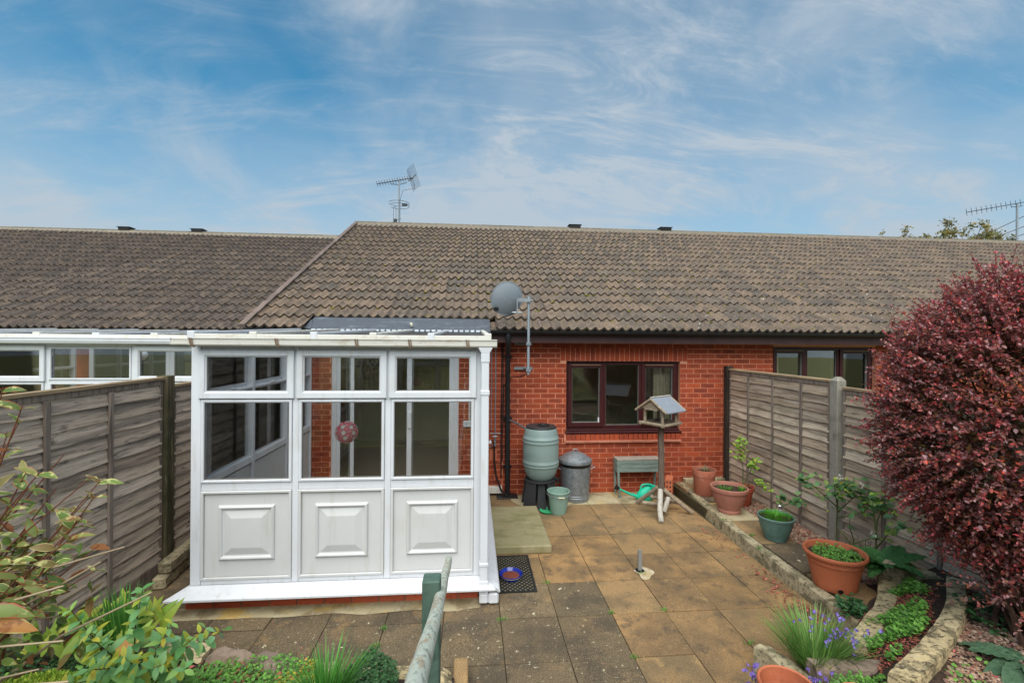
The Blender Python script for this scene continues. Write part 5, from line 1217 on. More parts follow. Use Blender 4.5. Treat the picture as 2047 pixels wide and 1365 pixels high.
pot('flower_pot', 'small red terracotta pot half hidden behind the pinkish pot', 'pot', (3.56, 5.72, PZ-.01), [(.085, 0), (.09, .005), (.125, .19), (.137, .192), (.142, .24), (.136, .245), (.127, .24), (.12, .2)], M('red terracotta', S(168, 82, 58), .8, layers=[(S(196, 120, 92), 8, .5, .7, .4)], val=.02), .215, .122)
flut2 = lambda j, z: .012*(1 if j % 2 else -1) if .03 < z < .19 else 0
pot('flower_pot', 'green oval ribbed pot filled with bright grass', 'pot', (3.28, 4.66, PZ), [(.105, 0), (.108, .01), (.112, .03), (.125, .06), (.155, .15), (.168, .205), (.172, .222), (.18, .226), (.184, .245), (.178, .254), (.168, .25), (.162, .22)], pot_green, .235, .163, ripple=flut2, n=72)
bp_ = pot('planter', 'big orange plastic planter with green seedlings', 'planter', (3.165, 3.72, PZ), [(.165, 0), (.172, .008), (.178, .06), (.212, .20), (.218, .225), (.222, .228), (.224, .262), (.226, .268), (.244, .272), (.254, .287), (.254, .302), (.246, .312), (.232, .308), (.222, .285), (.216, .255)], terracotta, .262, .218, sx=.97, sy=.92, n=56)
m = MB(); m.add([(.020*math.cos(a), -.1835, .075+.018*math.sin(a)) for a in [2*PI*k/14 for k in range(14)]], [tuple(range(14))]); hol = m.build('drain_hole', dark_m, bp_, world=False); hol.rotation_euler = (rad(10), 0, rad(-25)); hol.location = (-.005, .006, 0)
pot('flower_pot', 'terracotta pot rim at the bottom edge beside the purple flowers', 'pot', (1.665, 2.27, .19), [(.09, 0), (.10, .005), (.122, .20), (.137, .205), (.142, .262), (.136, .27), (.126, .265), (.12, .2)], terracotta, .18, .12)
pot('flower_pot', 'terracotta pot rim at the bottom edge right of its twin', 'pot', (2.02, 2.16, .17), [(.09, 0), (.10, .005), (.115, .20), (.127, .205), (.132, .255), (.126, .262), (.116, .257), (.11, .2)], terracotta, .18, .112)
so_l = thing('solar_light', 'steel solar stake light beside the green pot', 'solar light', (3.60, 5.05, .12))
m = MB(); m.tube([(0, 0, 0), (0, 0, .13)], .008, 8); m.build('stake', steel, so_l, world=False)
m = MB(); m.lathe([(.014, .10), (.026, .17), (.033, .20)], 16); m.build('lens', clearp, so_l, world=False)
m = MB(); m.lathe([(.033, .20), (.036, .202), (.036, .235), (.030, .242), (0, .244)], 16); m.build('cap', steel, so_l, world=False)
sk2 = thing('garden_stake', 'small rounded wooden stake among the ground cover by the handrail', 'stake', (-.505, 2.56, .20))
m = MB(); m.box(-.017, .017, -.008, .008, 0, .135); m.add([(.017*math.cos(a), y, .1351+.022*math.sin(a)) for y in (-.008, .008) for a in [PI*k/8 for k in range(9)]], [tuple(range(9)), tuple(range(17, 8, -1))]+[(k, k+9, k+10, k+1) for k in range(8)]); m.build('stake', wood_v, sk2, world=False)
m = MB(); m.add([(.005*math.cos(a), -.0085, .12+.004*math.sin(a)) for a in [k*PI/4 for k in range(8)]], [tuple(range(8))]); m.build('nail_hole', dark_m, sk2, world=False)

# ---------------------------------------------------------------- plants
def V(*a): return Vector(a)
def cover(name, label, cat, pts_fn, n, size, mat, zfn, rise=(.01, .05), kind='stuff', round_=True, cat_kind='stuff'):
    """dense mat of small leaves on a surface"""
    mb = MB(); k = 0
    while k < n:
        p = pts_fn()
        if p is None: continue
        x, y = p; z = zfn(x, y)+R.uniform(*rise)*(1 if R.random() < .8 else 1.4)
        s_ = R.uniform(*size); d = V(R.uniform(-1, 1), R.uniform(-1, 1), R.uniform(-.1, .5)).normalized(); up = V(R.uniform(-.5, .5), R.uniform(-.7, .3), 1).normalized()
        if round_:
            f = orient(d, up); c = V(x, y, z); mb.add([c+f @ V(s_*.5*math.cos(a), s_*.5+s_*.5*math.sin(a), .12*s_*math.cos(2*a)) for a in [2*PI*q/6 for q in range(6)]], [(0, 1, 2, 3), (0, 3, 4, 5)])
        else: leaf_mb(mb, (x, y, z), d, up, s_, s_*.5)
        k += 1
    o = mb.build(name, mat); tag(o, label, cat, kind=kind); return o
def blob(cx, cy, rx, ry, rot=0, ragged=.25, seed=0):
    def f():
        a = R.uniform(0, 2*PI); r = math.sqrt(R.random()); e = 1+ragged*mn.noise((math.cos(a)*1.7+seed, math.sin(a)*1.7, seed))
        x, y = r*e*rx*math.cos(a), r*e*ry*math.sin(a); c, s_ = math.cos(rot), math.sin(rot)
        return (cx+x*c-y*s_, cy+x*s_+y*c)
    return f
def clump(name, label, cat, base, n, L, w, mat, spread=.05, lean=.6, bend=.5, group=None, bias=(0, 0)):
    t = thing(name, label, cat, base, group); mb = MB()
    for k in range(n):
        a = R.uniform(0, 2*PI); r = spread*math.sqrt(R.random()); l = R.uniform(.55, 1)*L
        q = lean*R.random()**.7
        mb.add([], []); blade(mb, (base[0]+r*math.cos(a), base[1]+r*math.sin(a), base[2]), V(q*math.cos(a)+bias[0], q*math.sin(a)+bias[1], 1), l, w*R.uniform(.7, 1.2), bend*R.uniform(.4, 1.3), 5)
    mb.build('blades', mat, t, kind='stuff'); return t

# --- purple barberry
bc, br = V(3.71, 2.62, 1.70), V(1.06, .82, 1.10)
bb = thing('barberry_bush', 'large purple leaved barberry bush in front of the right fence', 'bush', (3.5, 2.62, .45))
mb_s = MB(); mb_l = MB(); mb_i = MB(); mb_y = MB()
def bsurf(d): 
    e = 1+.05*mn.noise((d.x*2.2, d.y*2.2, d.z*2.2))+.05*mn.noise((d.x*6, d.y*6, d.z*6))
    q = 1.0 if d.z > -.2 else 1.0-.06*smooth(.2, 1.0, -d.z)
    return V(d.x*br.x*e*q, d.y*br.y*e*q, d.z*br.z*e)
for k in range(26):
    d = rnd_unit(); d.z = abs(d.z)*.8-.2; d.normalize(); e = bc+bsurf(d)*.75
    st_ = V(3.5+R.uniform(-.15, .15), 2.62+R.uniform(-.15, .15), .40); mid = st_.lerp(e, .5)+V(R.uniform(-.1, .1), R.uniform(-.1, .1), .12)
    mb_s.tube([st_, mid, e], [.016, .010, .004], 5, smooth=True)
nsh = 0
while nsh < 3600:
    d = rnd_unit()
    if d.y > .75 or (d.x > .55 and d.y > -.2): continue
    nsh += 1
    s0 = bsurf(d); tip = bc+s0*R.uniform(.90, 1.02 if R.random() < .9 else 1.10); base = bc+s0*R.uniform(.58, .80)
    tip += V(R.uniform(-.06, .06), R.uniform(-.06, .06), R.uniform(-.02, .10)); mid = base.lerp(tip, .55)+V(R.uniform(-.04, .04), R.uniform(-.04, .04), R.uniform(.0, .05))
    mb_s.tube([base, mid, tip], [.0028, .0022, .0010], 3, cap=False)
    ln = (tip-base).length; nl = int(12+ln*60)
    for q in range(nl):
        t = (q+R.random())/nl; p = base.lerp(mid, t*2) if t < .5 else mid.lerp(tip, t*2-1)
        dd = ((tip-base).normalized()*.5+rnd_unit()*.9+V(0, 0, .05)).normalized()
        L = R.uniform(.017, .034)*(1 if t < .85 else .75)
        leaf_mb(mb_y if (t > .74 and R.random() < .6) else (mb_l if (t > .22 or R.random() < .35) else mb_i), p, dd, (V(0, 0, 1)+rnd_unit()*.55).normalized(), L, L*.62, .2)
for q in range(16000):
    d = rnd_unit(); p = bc+bsurf(d)*R.uniform(.55, .86)
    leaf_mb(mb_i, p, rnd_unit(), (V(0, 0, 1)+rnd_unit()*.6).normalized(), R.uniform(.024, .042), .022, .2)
for k in range(34):   # lower shoots
    x = R.uniform(2.95, 3.75); st_ = V(3.45, 2.55, .5); e = V(x, 2.35+R.uniform(-.2, .5), R.uniform(.62, .95)); mb_s.tube([st_, st_.lerp(e, .5)+V(0, 0, .1), e], [.008, .005, .002], 4)
    for q in range(26):
        t = R.uniform(.3, 1); p = st_.lerp(e, t)+V(0, 0, .1*math.sin(PI*t)); leaf_mb(mb_l, p, rnd_unit(), (V(0, 0, 1)+rnd_unit()*.5).normalized(), R.uniform(.016, .03), .015, .2)
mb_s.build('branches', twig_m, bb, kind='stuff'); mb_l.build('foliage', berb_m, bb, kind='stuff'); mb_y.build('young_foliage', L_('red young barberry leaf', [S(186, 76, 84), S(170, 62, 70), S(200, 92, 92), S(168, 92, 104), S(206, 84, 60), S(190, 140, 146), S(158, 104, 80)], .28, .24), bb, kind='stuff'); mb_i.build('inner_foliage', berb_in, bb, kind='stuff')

# --- variegated shrub (left edge)
vb = thing('weigela_bush', 'variegated shrub with cream edged brown tipped leaves at the left edge', 'bush', (-1.95, 1.78, .5))
vm = [leaf_mesh('leaf', .085*R.uniform(.85, 1.1), .036, varie_m, 6, .35, .35, .05, varie_edge) for k in range(8)]
sm_ = MB(); cnt = 0
tips = []
for k in range(36):
    tx = R.uniform(-1.86, -1.36); ty = 1.68+R.uniform(-.16, .2); u = (tx+1.86)/.5
    tips.append(V(tx, ty, R.uniform(1.36, 2.16-.42*u)))
tips += [V(-1.28, 1.62, 1.66), V(-1.26, 1.64, 1.72), V(-1.52, 1.68, 2.02), V(-1.60, 1.7, 2.08), V(-1.34, 1.6, 1.52), V(-1.36, 1.6, 1.42), V(-1.44, 1.65, 1.80), V(-1.30, 1.6, 1.60)]
R.shuffle(tips)
for e in tips:
    st_ = V(-1.98+R.uniform(-.12, .12), 1.78+R.uniform(-.1, .1), .62); mid = st_.lerp(e, .5)+V(R.uniform(-.1, .02), 0, .10)
    sm_.tube([st_, st_.lerp(mid, .5)+V(R.uniform(-.03, .03), 0, .02), mid, mid.lerp(e, .5)+V(0, 0, .02), e], [.0065, .0055, .0042, .003, .0018], 5)
    for q in range(4):
        t = .58+.42*(q+.5)/3.6; p = mid.lerp(e, min(1, (t-.5)*2)) if t > .5 else st_.lerp(mid, t*2)
        if cnt > 296: break
        for sg in (-1, 1):
            dd = ((e-mid).normalized()*.55+V(sg*R.uniform(.4, 1.0), R.uniform(-.6, .3), R.uniform(-.35, .45))).normalized()
            put_leaf(vb, vm[R.randrange(8)], p, dd, (V(0, -.25, 1)+rnd_unit()*.6).normalized(), R.uniform(.42, .98)); cnt += 1
ml_ = MB(); me_ = MB()
for k in range(300):
    x = R.uniform(-1.98, -1.56); u = (x+1.98)/.60; p = V(x, 1.78+R.uniform(-.15, .25), R.uniform(.95, 1.85-.55*u)); d = (V(.5, -.3, .1)+rnd_unit()).normalized(); up = (V(0, -.3, 1)+rnd_unit()*.6).normalized(); L = R.uniform(.04, .075)
    leaf_mb(me_ if k % 8 == 0 else ml_, p, d, up, L, L*.45, .3, .25)
ml_.build('inner_foliage', varie_m, vb, kind='stuff'); me_.build('brown_foliage', L_('brown tipped leaf', [S(150, 92, 56), S(128, 70, 46), S(176, 120, 70), S(196, 180, 112)]), vb, kind='stuff')
sm_.build('stems', twig_red, vb)
m = MB()
for k in range(14):
    a = V(-1.9+R.uniform(-.1, .1), 1.7+R.uniform(-.1, .1), .95+R.uniform(-.1, .3)); b = a+V(R.uniform(.3, .62), R.uniform(-.1, .1), R.uniform(.1, .42)); m.tube([a, a.lerp(b, .5)+V(0, 0, .05), b], [.006, .0045, .003], 5)
m.build('bare_twigs', twig_pale, vb)
fl_ = [leaf_mesh('leaf', .085, .034, orange_m, 6, .3, .3, .08, varie_edge)]
put_leaf(vb, fl_[0], (-.81, .83, 1.772), V(.95, .1, -.08), V(0, -.6, 1), .9); put_leaf(vb, vm[1], (-.82, .84, 1.788), V(.95, .1, .0), V(0, -.5, 1), .8)
m = MB(); m.tube([(-1.55, 1.3, 1.5), (-1.1, 1.0, 1.72), (-.80, .835, 1.78)], [.004, .003, .0018], 5); m.build('stems', twig_red, vb)

# --- heather mound, hypericum, broad leaves, grass
mb = MB(); hb = V(-2.22, 2.36, .36)
for k in range(11000):
    a = R.uniform(0, 2*PI); r = math.sqrt(R.random()); x, y = hb.x+.50*r*math.cos(a), hb.y+.32*r*math.sin(a)
    z = hb.z+.17*(1-r*r)*(1+.5*mn.noise((x*4, y*4, 3)))+R.uniform(-.01, .035)+.05*mn.noise((x*6, y*6, 0)); d = (V(math.cos(a)*r*.6, math.sin(a)*r*.6, 1)+rnd_unit()*.7).normalized()
    leaf_mb(mb, (x, y, z), d, rnd_unit(), R.uniform(.014, .028), .007, .1)
hth = thing('heather', 'low mossy green heather mound in the bottom left corner', 'plant', hb); mb.build('foliage', heath_m, hth, kind='stuff')
m = MB(); m.lathe([(.45, .0), (.40, .06), (.26, .11), (0, .14)], 20, c=hb, sy=.6); m.build('mound', soil_m, hth)
def paired_plant(name, label, base, stems, meshes, smat, mats_extra=None, gap=.035, sc=(.7, 1.1), group=None, start=.3, limit=290):
    t = thing(name, label, 'plant', base, group); m = MB(); c = 0
    for e in stems:
        b = V(*base)+V(R.uniform(-.07, .07), R.uniform(-.06, .06), -.03); e = V(*e); L = (e-b).length
        mid = b.lerp(e, .5)+V(R.uniform(-.02, .02), R.uniform(-.02, .02), L*.10); m.tube([b, mid, e], [.0038, .003, .0018], 5)
        n = max(3, int(L*(1-start)/gap)); ph = R.uniform(0, PI)
        for q in range(n+1):
            u = start+(1-start)*q/n; p = b.lerp(mid, u*2) if u < .5 else mid.lerp(e, u*2-1); ax = (e-mid).normalized()
            s1 = ax.cross(V(math.cos(ph), math.sin(ph), .2)).normalized()
            for sg in (-1, 1):
                if c >= limit: break
                dd = (s1*sg+ax*.35+rnd_unit()*.2).normalized()
                me = meshes[R.randrange(len(meshes))]; put_leaf(t, me, p, dd, (ax*.5+V(0, -.2, 1)+rnd_unit()*.25).normalized(), R.uniform(*sc)*(.65+.5*math.sin(PI*min(1, .25+.75*u)))); c += 1
            ph += PI/2*.9
    m.build('stems', smat, t); return t
hm = [leaf_mesh('leaf', .082, .043, hyp_m, 5, .18, R.uniform(.1, .35), .02) for k in range(5)]+[leaf_mesh('leaf', .075, .036, hyp_y, 5, .2, .25) for k in range(2)]
paired_plant('rose_of_sharon', 'blue green leaved plant with paired leaves on red stems', (-1.78, 2.62, .38), [(-1.66, 2.46, .98), (-1.98, 2.44, .90), (-1.52, 2.46, .80), (-1.40, 2.54, .72), (-1.84, 2.36, .82), (-1.66, 2.34, .72), (-1.50, 2.36, .66), (-1.92, 2.50, .76), (-1.34, 2.62, .66), (-1.58, 2.28, .62), (-1.76, 2.26, .72), (-1.42, 2.40, .60), (-1.72, 2.42, .62), (-1.88, 2.28, .64)], hm, twig_red, gap=.042)
ym = [leaf_mesh('leaf', .07, .036, hyp_y, 4, .2, .25), hm[0]]
paired_plant('rose_of_sharon', 'yellowing low plant spilling over the stones beside the blue green plant', (-1.55, 2.40, .30), [(-1.45, 2.30, .42), (-1.62, 2.25, .46), (-1.35, 2.4, .38), (-1.72, 2.25, .40), (-1.5, 2.2, .38)], ym, twig_red, gap=.04)
bm_ = [leaf_mesh('leaf', .17, .052, broad_m, 7, .3, .5, .03) for k in range(3)]
t = thing('lily_plant', 'clump of broad yellow green strap leaves by the left fence', 'plant', (-2.42, 3.0, .36))
for k in range(60):
    a = R.uniform(0, 2*PI); p = V(-2.36+R.uniform(-.34, .42), 3.0+R.uniform(-.2, .26), .36+R.uniform(-.02, .03)); put_leaf(t, bm_[k % 3], p, V(math.cos(a)*.6, math.sin(a)*.5-.1, R.uniform(.5, 1.4)), V(0, -1, .6), R.uniform(.7, 1.25))
om = leaf_mesh('leaf', .13, .085, orange_m, 6, .15, .2, .03)
o = thing('dead_leaf', 'large pale orange dead leaf lying in front of the chives', 'leaf', (-2.0, 2.86, .40)); put_leaf(o, om, (-2.05, 2.82, .42), V(.7, .3, .55), V(.2, -.8, .6), 1.0)
clump('chives', 'dense upright clump of dark green chives by the left fence', 'plant', (-2.16, 3.04, .38), 190, .33, .009, grass_m, .11, .35, .12)
clump('day_lily', 'arching bright grass clump at the bottom edge of the left bed', 'plant', (-.80, 2.60, .22), 210, .36, .011, grass_m, .06, .85, .5)
# ground cover of the left bed
zl = lambda x, y: gh_left(x, y) if y < yb_left(x)-.12 else .17
cover('ground_cover', 'round leaved green ground cover spilling over the stones of the left bed', 'ground cover', blob(-1.30, 2.80, .50, .24, -.12, .3, 1), 2600, (.012, .026), cover_lt, zl, (.0, .05))
cover('ground_cover', 'yellow creeping sedum between the green ground cover and the grass clump', 'ground cover', blob(-1.02, 2.80, .16, .20, 0, .4, 2), 700, (.010, .020), cover_ye, zl, (.0, .05))
cover('ground_cover', 'dense dark green creeper beside the small wooden stake', 'ground cover', blob(-.60, 2.68, .17, .28, 0, .15, 3), 2200, (.012, .024), cover_dk, lambda x, y: .15+.10*max(0, 1-((x+.6)/.2)**2), (.0, .05))
cover('ground_cover', 'small leaved weeds among the broad leaves by the left fence', 'ground cover', blob(-2.3, 2.85, .5, .40, 0, .3, 4), 1500, (.014, .03), cover_dk, zl, (.0, .06))
cover('ground_cover', 'green seedlings carpeting the bed between the two stone edgings', 'ground cover', lambda: (lambda p: p if mn.noise((p[0]*4.2, p[1]*4.2, 7)) > .05 else None)(blob(3.02, 2.98, .70, .155, .675, .2, 5)()), 1900, (.014, .028), cover_lt, gh_right, (.01, .06))
cover('ground_cover', 'pale green seedlings behind the bottom terracotta pots', 'ground cover', blob(2.22, 2.36, .34, .12, .1, .3, 6), 1500, (.012, .026), cover_lt, lambda x, y: .26, (.0, .06))
cover('ground_cover', 'dark scalloped leaves between the kerb end and the orange planter', 'ground cover', blob(2.98, 3.33, .11, .10, .6, .3, 7), 240, (.025, .04), cover_dk, lambda x, y: .14, (.01, .09))
cover('ground_cover', 'sparse green weeds under the barberry at the right', 'ground cover', blob(3.55, 2.75, .28, .22, 0, .3, 8), 260, (.02, .04), cover_dk, gh_right, (.01, .08))
cover('ground_cover', 'scattered small weeds in the gravel at the bottom right', 'ground cover', blob(2.75, 2.15, .5, .25, .2, .3, 9), 120, (.015, .03), cover_lt, gh_right, (.0, .03))
cover('ground_cover', 'tangled low weeds filling the bottom of the left bed under the shrub', 'ground cover', blob(-1.95, 2.45, .55, .42, 0, .3, 12), 2600, (.016, .036), cover_lt, lambda x, y: gh_left(x, y), (.0, .10))
# litter and pebbles
def scatter(name, label, cat, fn, n, size, mat, zfn, leaf=False, parent=None):
    mb = MB()
    for k in range(n):
        p = fn()
        if p is None: continue
        x, y = p; s_ = R.uniform(*size); z = zfn(x, y)
        if leaf: leaf_mb(mb, (x, y, z+.004+R.uniform(0, .006)), V(R.uniform(-1, 1), R.uniform(-1, 1), R.uniform(-.1, .25)), V(R.uniform(-.4, .4), R.uniform(-.4, .4), 1), s_, s_*.6, .4)
        else:
            e = Euler((R.uniform(-.4, .4), R.uniform(-.4, .4), R.uniform(0, 6))).to_matrix(); a, b, c = s_*R.uniform(.8, 1.2), s_*R.uniform(.5, .9), s_*R.uniform(.3, .5)
            vs = [e @ V(*q)+V(x, y, z+c*.5) for q in ((a, 0, 0), (.5*a, .85*b, 0), (-.5*a, .85*b, 0), (-a, 0, 0), (-.5*a, -.85*b, 0), (.5*a, -.85*b, 0), (.1*a, .1*b, c), (0, 0, -c))]
            mb.add(vs, [(q, (q+1) % 6, 6) for q in range(6)]+[((q+1) % 6, q, 7) for q in range(6)], True)
    o = mb.build(name, mat, parent, kind='stuff')
    if label: tag(o, label, cat)
    return o
scatter('gravel', 'brown gravel strip between the raised path and the right fence', 'gravel', lambda: (R.uniform(3.44, 3.84), R.uniform(3.75, 5.85)), 5200, (.008, .021), pebble_m, lambda x, y: .12)
def fn_rb():
    x, y = R.uniform(2.3, 3.85), R.uniform(1.5, 3.3)
    return (x, y) if s_right(x, y) > .46 else None
scatter('gravel', 'reddish gravel in the bottom right bed under the barberry', 'gravel', fn_rb, 14000, (.007, .018), pebble_m, gh_right)
scatter('fallen_leaves', 'small red fallen leaves scattered over the right bed', 'fallen leaves', lambda: fn_rb() if R.random() < .6 else blob(3.02, 2.98, .70, .17, .675)(), 1300, (.010, .024), litter_m, gh_right, True)
scatter('bark_litter', 'reddish brown bark litter on the soil between the two stone edgings', 'mulch', blob(3.02, 2.98, .70, .19, .675), 2600, (.006, .018), litter_m, gh_right, True)
scatter('fallen_leaves', 'drift of reddish fallen leaves on the patio along the kerb', 'fallen leaves', lambda: (lambda t: (2.90-abs(R.gauss(0, .10))-.04*(t < 4), t))(R.choice((R.gauss(3.95, .18), R.gauss(3.45, .14), R.uniform(3.2, 5.6)))), 260, (.012, .035), litter_m, lambda x, y: .003, True)
scatter('fallen_leaves', 'dead leaves lying along the gravel strip by the right fence', 'fallen leaves', lambda: (R.uniform(3.42, 3.84), R.uniform(3.7, 5.8)), 420, (.015, .035), litter_m, lambda x, y: .128, True)
scatter('fallen_leaves', 'brown dead leaves among the plants of the left bed', 'fallen leaves', blob(-1.6, 2.75, .9, .35, -.1), 420, (.02, .05), litter_m, lambda x, y: gh_left(x, y)+.02, True)
scatter('fallen_leaves', 'few specks of leaf and dirt over the patio slabs', 'fallen leaves', lambda: (R.uniform(-2.2, 2.9), R.uniform(2.7, 6.4)), 170, (.006, .018), litter_m, lambda x, y: .004, True)
mb = MB()
for (x, y) in [(1.165, 3.69), (1.17, 3.16), (-.68, 3.62), (1.62, 3.7), (2.08, 3.24), (.71, 4.2), (1.66, 4.3), (2.95, 4.45), (-.70, 3.42), (.24, 3.67), (3.0, 5.2), (3.07, 4.75)]:
    for k in range(26): blade(mb, (x+R.gauss(0, .02), y+R.gauss(0, .008), .0 if x < 2.9 else .14), V(R.uniform(-.6, .6), R.uniform(-.6, .6), 1), R.uniform(.012, .04), .004, .6, 2)
tag(mb.build('joint_weeds', cover_lt), 'tiny green weeds growing in the slab joints', 'weeds', kind='stuff')

# grass clumps and bellflowers, right front
clump('flowering_grass', 'large arching pale green grass clump with purple flowers beside the kerb end', 'plant', (2.24, 2.80, .15), 560, .37, .0085, grass_lt, .11, 1.0, .55)
def bells(name, label, base, n, rx, ry, h):
    t = thing(name, label, 'flowers', base, 'purple bellflowers'); m = MB(); st_ = MB()
    for k in range(n):
        x, y = R.gauss(0, rx), R.gauss(0, ry); z = h*R.uniform(.55, 1.15); p = V(base[0]+x, base[1]+y, base[2]+z)
        st_.tube([V(base[0]+x*.5, base[1]+y*.5, base[2]), p], .0012, 3, cap=False); ax = (V(R.uniform(-.6, .6), R.uniform(-1, .1), R.uniform(-.2, .9))).normalized(); f = orient(ax)
        for q in range(5):
            a = 2*PI*q/5; u = f @ V(math.cos(a), 0, math.sin(a)); w = f @ V(-math.sin(a), 0, math.cos(a)); r = R.uniform(.011, .017)
            m.add([p, p+u*r*.45+w*r*.36+ax*r*.8, p+u*r*1.1+ax*r*1.05, p+u*r*.45-w*r*.36+ax*r*.8], [(0, 1, 2, 3)])
    st_.build('stems', stem_green, t, kind='stuff'); m.build('petals', violet, t, kind='stuff'); return t
bells('bellflowers', 'purple bellflowers rising from the grass clump', (2.38, 2.78, .2), 46, .11, .07, .20)
b2 = bells('bellflowers', 'purple bellflowers at the patio edge left of the bottom pot', (1.72, 2.58, .06), 34, .055, .055, .21)
bells('bellflowers', 'purple bellflowers between the bottom pots and the grass clump', (2.02, 2.50, .15), 24, .06, .04, .14)
cover('ground_cover', 'green leaves under the bellflowers left of the bottom pot', 'ground cover', blob(1.72, 2.52, .085, .10, 0, .2, 10), 420, (.014, .026), cover_dk, lambda x, y: .04, (.0, .15))
# big crinkled leaves
def rosette(name, label, base, n, L, W, mat, tilt=(.15, .8), sc=(.7, 1.1), heart=True, arc=(0, 2*PI)):
    t = thing(name, label, 'plant', base, 'large leaved plants'); ms = [leaf_mesh('leaf', L, W, mat, 14, .22, R.uniform(.25, .55), .05, None, heart) for k in range(3)]
    for k in range(n):
        a = arc[0]+(arc[1]-arc[0])*(k+R.uniform(-.3, .3))/n; e = R.uniform(*tilt); p = V(*base)+V(math.cos(a)*.03, math.sin(a)*.03, .0)
        put_leaf(t, ms[k % 3], p, V(math.cos(a), math.sin(a), e), V(0, 0, 1), R.uniform(*sc))
    return t
rosette('foxglove', 'large dark green crinkled leaves behind the curved edging by the fence', (3.52, 3.60, .36), 14, .27, .17, primula_m, (.1, 1.0), (.65, 1.1))
rosette('foxglove', 'dull green broad leaves on the gravel at the right edge', (3.12, 2.30, .46), 7, .25, .12, foxglove_m, (.0, .35), (.7, 1.05), True, (rad(80), rad(290)))
# roses
def rose(name, label, stems, nl, lm, flowers, base, spread=.10, group='climbing roses'):
    t = thing(name, label, 'rose', base, group); m = MB(); per = max(1, nl//len(stems))
    for P, lf in stems:
        P = [V(*p) for p in P]; n = len(P); m.tube(P, [.0075-.0055*i/(n-1) for i in range(n)], 6)
        for q in range(int(per*lf)):
            a = R.uniform(.55, 1); k = min(int(a*(n-1)), n-2); p = P[k].lerp(P[k+1], a*(n-1)-k)+V(R.gauss(0, spread*.6), R.gauss(0, spread*.45), R.gauss(0, spread*.45))
            put_leaf(t, lm[R.randrange(len(lm))], p, V(R.uniform(-1, 1), R.uniform(-1, .4), R.uniform(-.4, .4)), (V(0, -.5, 1)+rnd_unit()*.4).normalized(), R.uniform(.7, 1.25))
    m.build('stem', stem_green, t)
    for f in flowers:
        m = MB(); c = V(*f)
        for q in range(14):
            d = rnd_unit(); d.y -= .4; d.normalize(); m.add([c+V(*p) for p in [d*.008]]+[c+d*.026+rnd_unit()*.012 for z in range(3)], [(0, 1, 2, 3)], True)
        m.build('flower', white_pet, t)
    return t
rm_ = [leaf_mesh('leaf', .064, .044, rose_m, 4, .2, .2) for k in range(4)]; rl_ = [leaf_mesh('leaf', .045, .028, lime_m, 4, .2, .2) for k in range(2)]
rose('standard_rose', 'tall rose with white blooms in front of the concrete post', [([(3.66, 4.28, .12), (3.66, 4.28, .50), (3.64, 4.25, .60), (3.57, 4.20, .82), (3.52, 4.15, .92)], .7), ([(3.66, 4.28, .55), (3.75, 4.2, .72), (3.80, 4.1, .86)], 1.0), ([(3.64, 4.25, .62), (3.45, 4.3, .80), (3.30, 4.36, .90)], .8), ([(3.66, 4.28, .58), (3.62, 4.22, .8), (3.66, 4.12, .90)], 1.4), ([(3.66, 4.28, .5), (3.74, 4.08, .62), (3.78, 3.95, .78)], .9)], 190, rm_+[rl_[0]], [(3.55, 4.12, .96), (3.70, 4.05, .90)], (3.66, 4.28, .12), .11)
rose('climbing_rose', 'leafy rose stem leaning on the fence batten right of the concrete post', [([(3.74, 3.92, .30), (3.75, 3.92, .6), (3.76, 3.86, .78), (3.72, 3.82, .88)], 1.0), ([(3.74, 3.92, .35), (3.70, 3.74, .58), (3.66, 3.60, .72)], .7), ([(3.74, 3.92, .5), (3.78, 4.0, .75), (3.80, 4.05, .82)], 1.0)], 84, rm_+rl_, [], (3.74, 3.92, .28), .08)
rose('climbing_rose', 'bare twiggy low rose with a few leaves behind the orange planter', [([(3.60, 4.02, .25), (3.61, 4.02, .40), (3.55, 4.0, .52), (3.57, 4.02, .66)], .4), ([(3.61, 4.02, .36), (3.70, 3.94, .44), (3.74, 3.82, .50)], .7), ([(3.60, 4.02, .33), (3.52, 4.05, .45), (3.50, 4.1, .5)], .1), ([(3.60, 4.02, .30), (3.66, 3.90, .36), (3.70, 3.84, .34)], .2)], 30, rm_, [(3.66, 3.86, .52)], (3.60, 4.02, .22), .05)
m = MB(); tw = thing('dry_twigs', 'tangle of thin dry twigs at the foot of the concrete post', 'plant', (3.72, 4.1, .15))
for k in range(44): a = V(3.68+R.gauss(0, .09), 4.05+R.gauss(0, .09), .14); b = a+V(R.gauss(0, .08), R.gauss(0, .08), R.uniform(.08, .26)); m.tube([a, a.lerp(b, .5)+rnd_unit()*.015, b], .0022, 3, cap=False)
m.build('twigs', twig_m, tw, kind='stuff')
rose('sapling', 'slender lime green sapling in the small red pot by the fence', [([(3.56, 5.72, .30), (3.57, 5.73, .6), (3.52, 5.72, .8), (3.50, 5.70, 1.03)], 1.6), ([(3.56, 5.72, .34), (3.62, 5.55, .50), (3.68, 5.35, .46)], .8), ([(3.56, 5.72, .36), (3.64, 5.66, .62), (3.62, 5.6, .76)], 1.0)], 95, [leaf_mesh('leaf', .062, .036, lime_m, 4, .25, .35) for k in range(3)], [], (3.56, 5.72, .33), .055, 'potted plants')
rose('fern_rose', 'dark leaved young plant beside the green pot', [([(3.66, 5.12, .12), (3.66, 5.12, .34), (3.64, 5.10, .46)], 1.0), ([(3.66, 5.12, .3), (3.74, 5.0, .42), (3.78, 4.9, .46)], 1.0)], 46, [leaf_mesh('leaf', .045, .024, cover_dk, 4, .2, .2), rm_[0]], [], (3.66, 5.12, .12), .05, 'potted plants')
clump('pot_grass', 'bright green grass filling the green ribbed pot', 'plant', (3.28, 4.66, PZ+.235), 420, .06, .005, potgrass_m, .15, .7, .4)
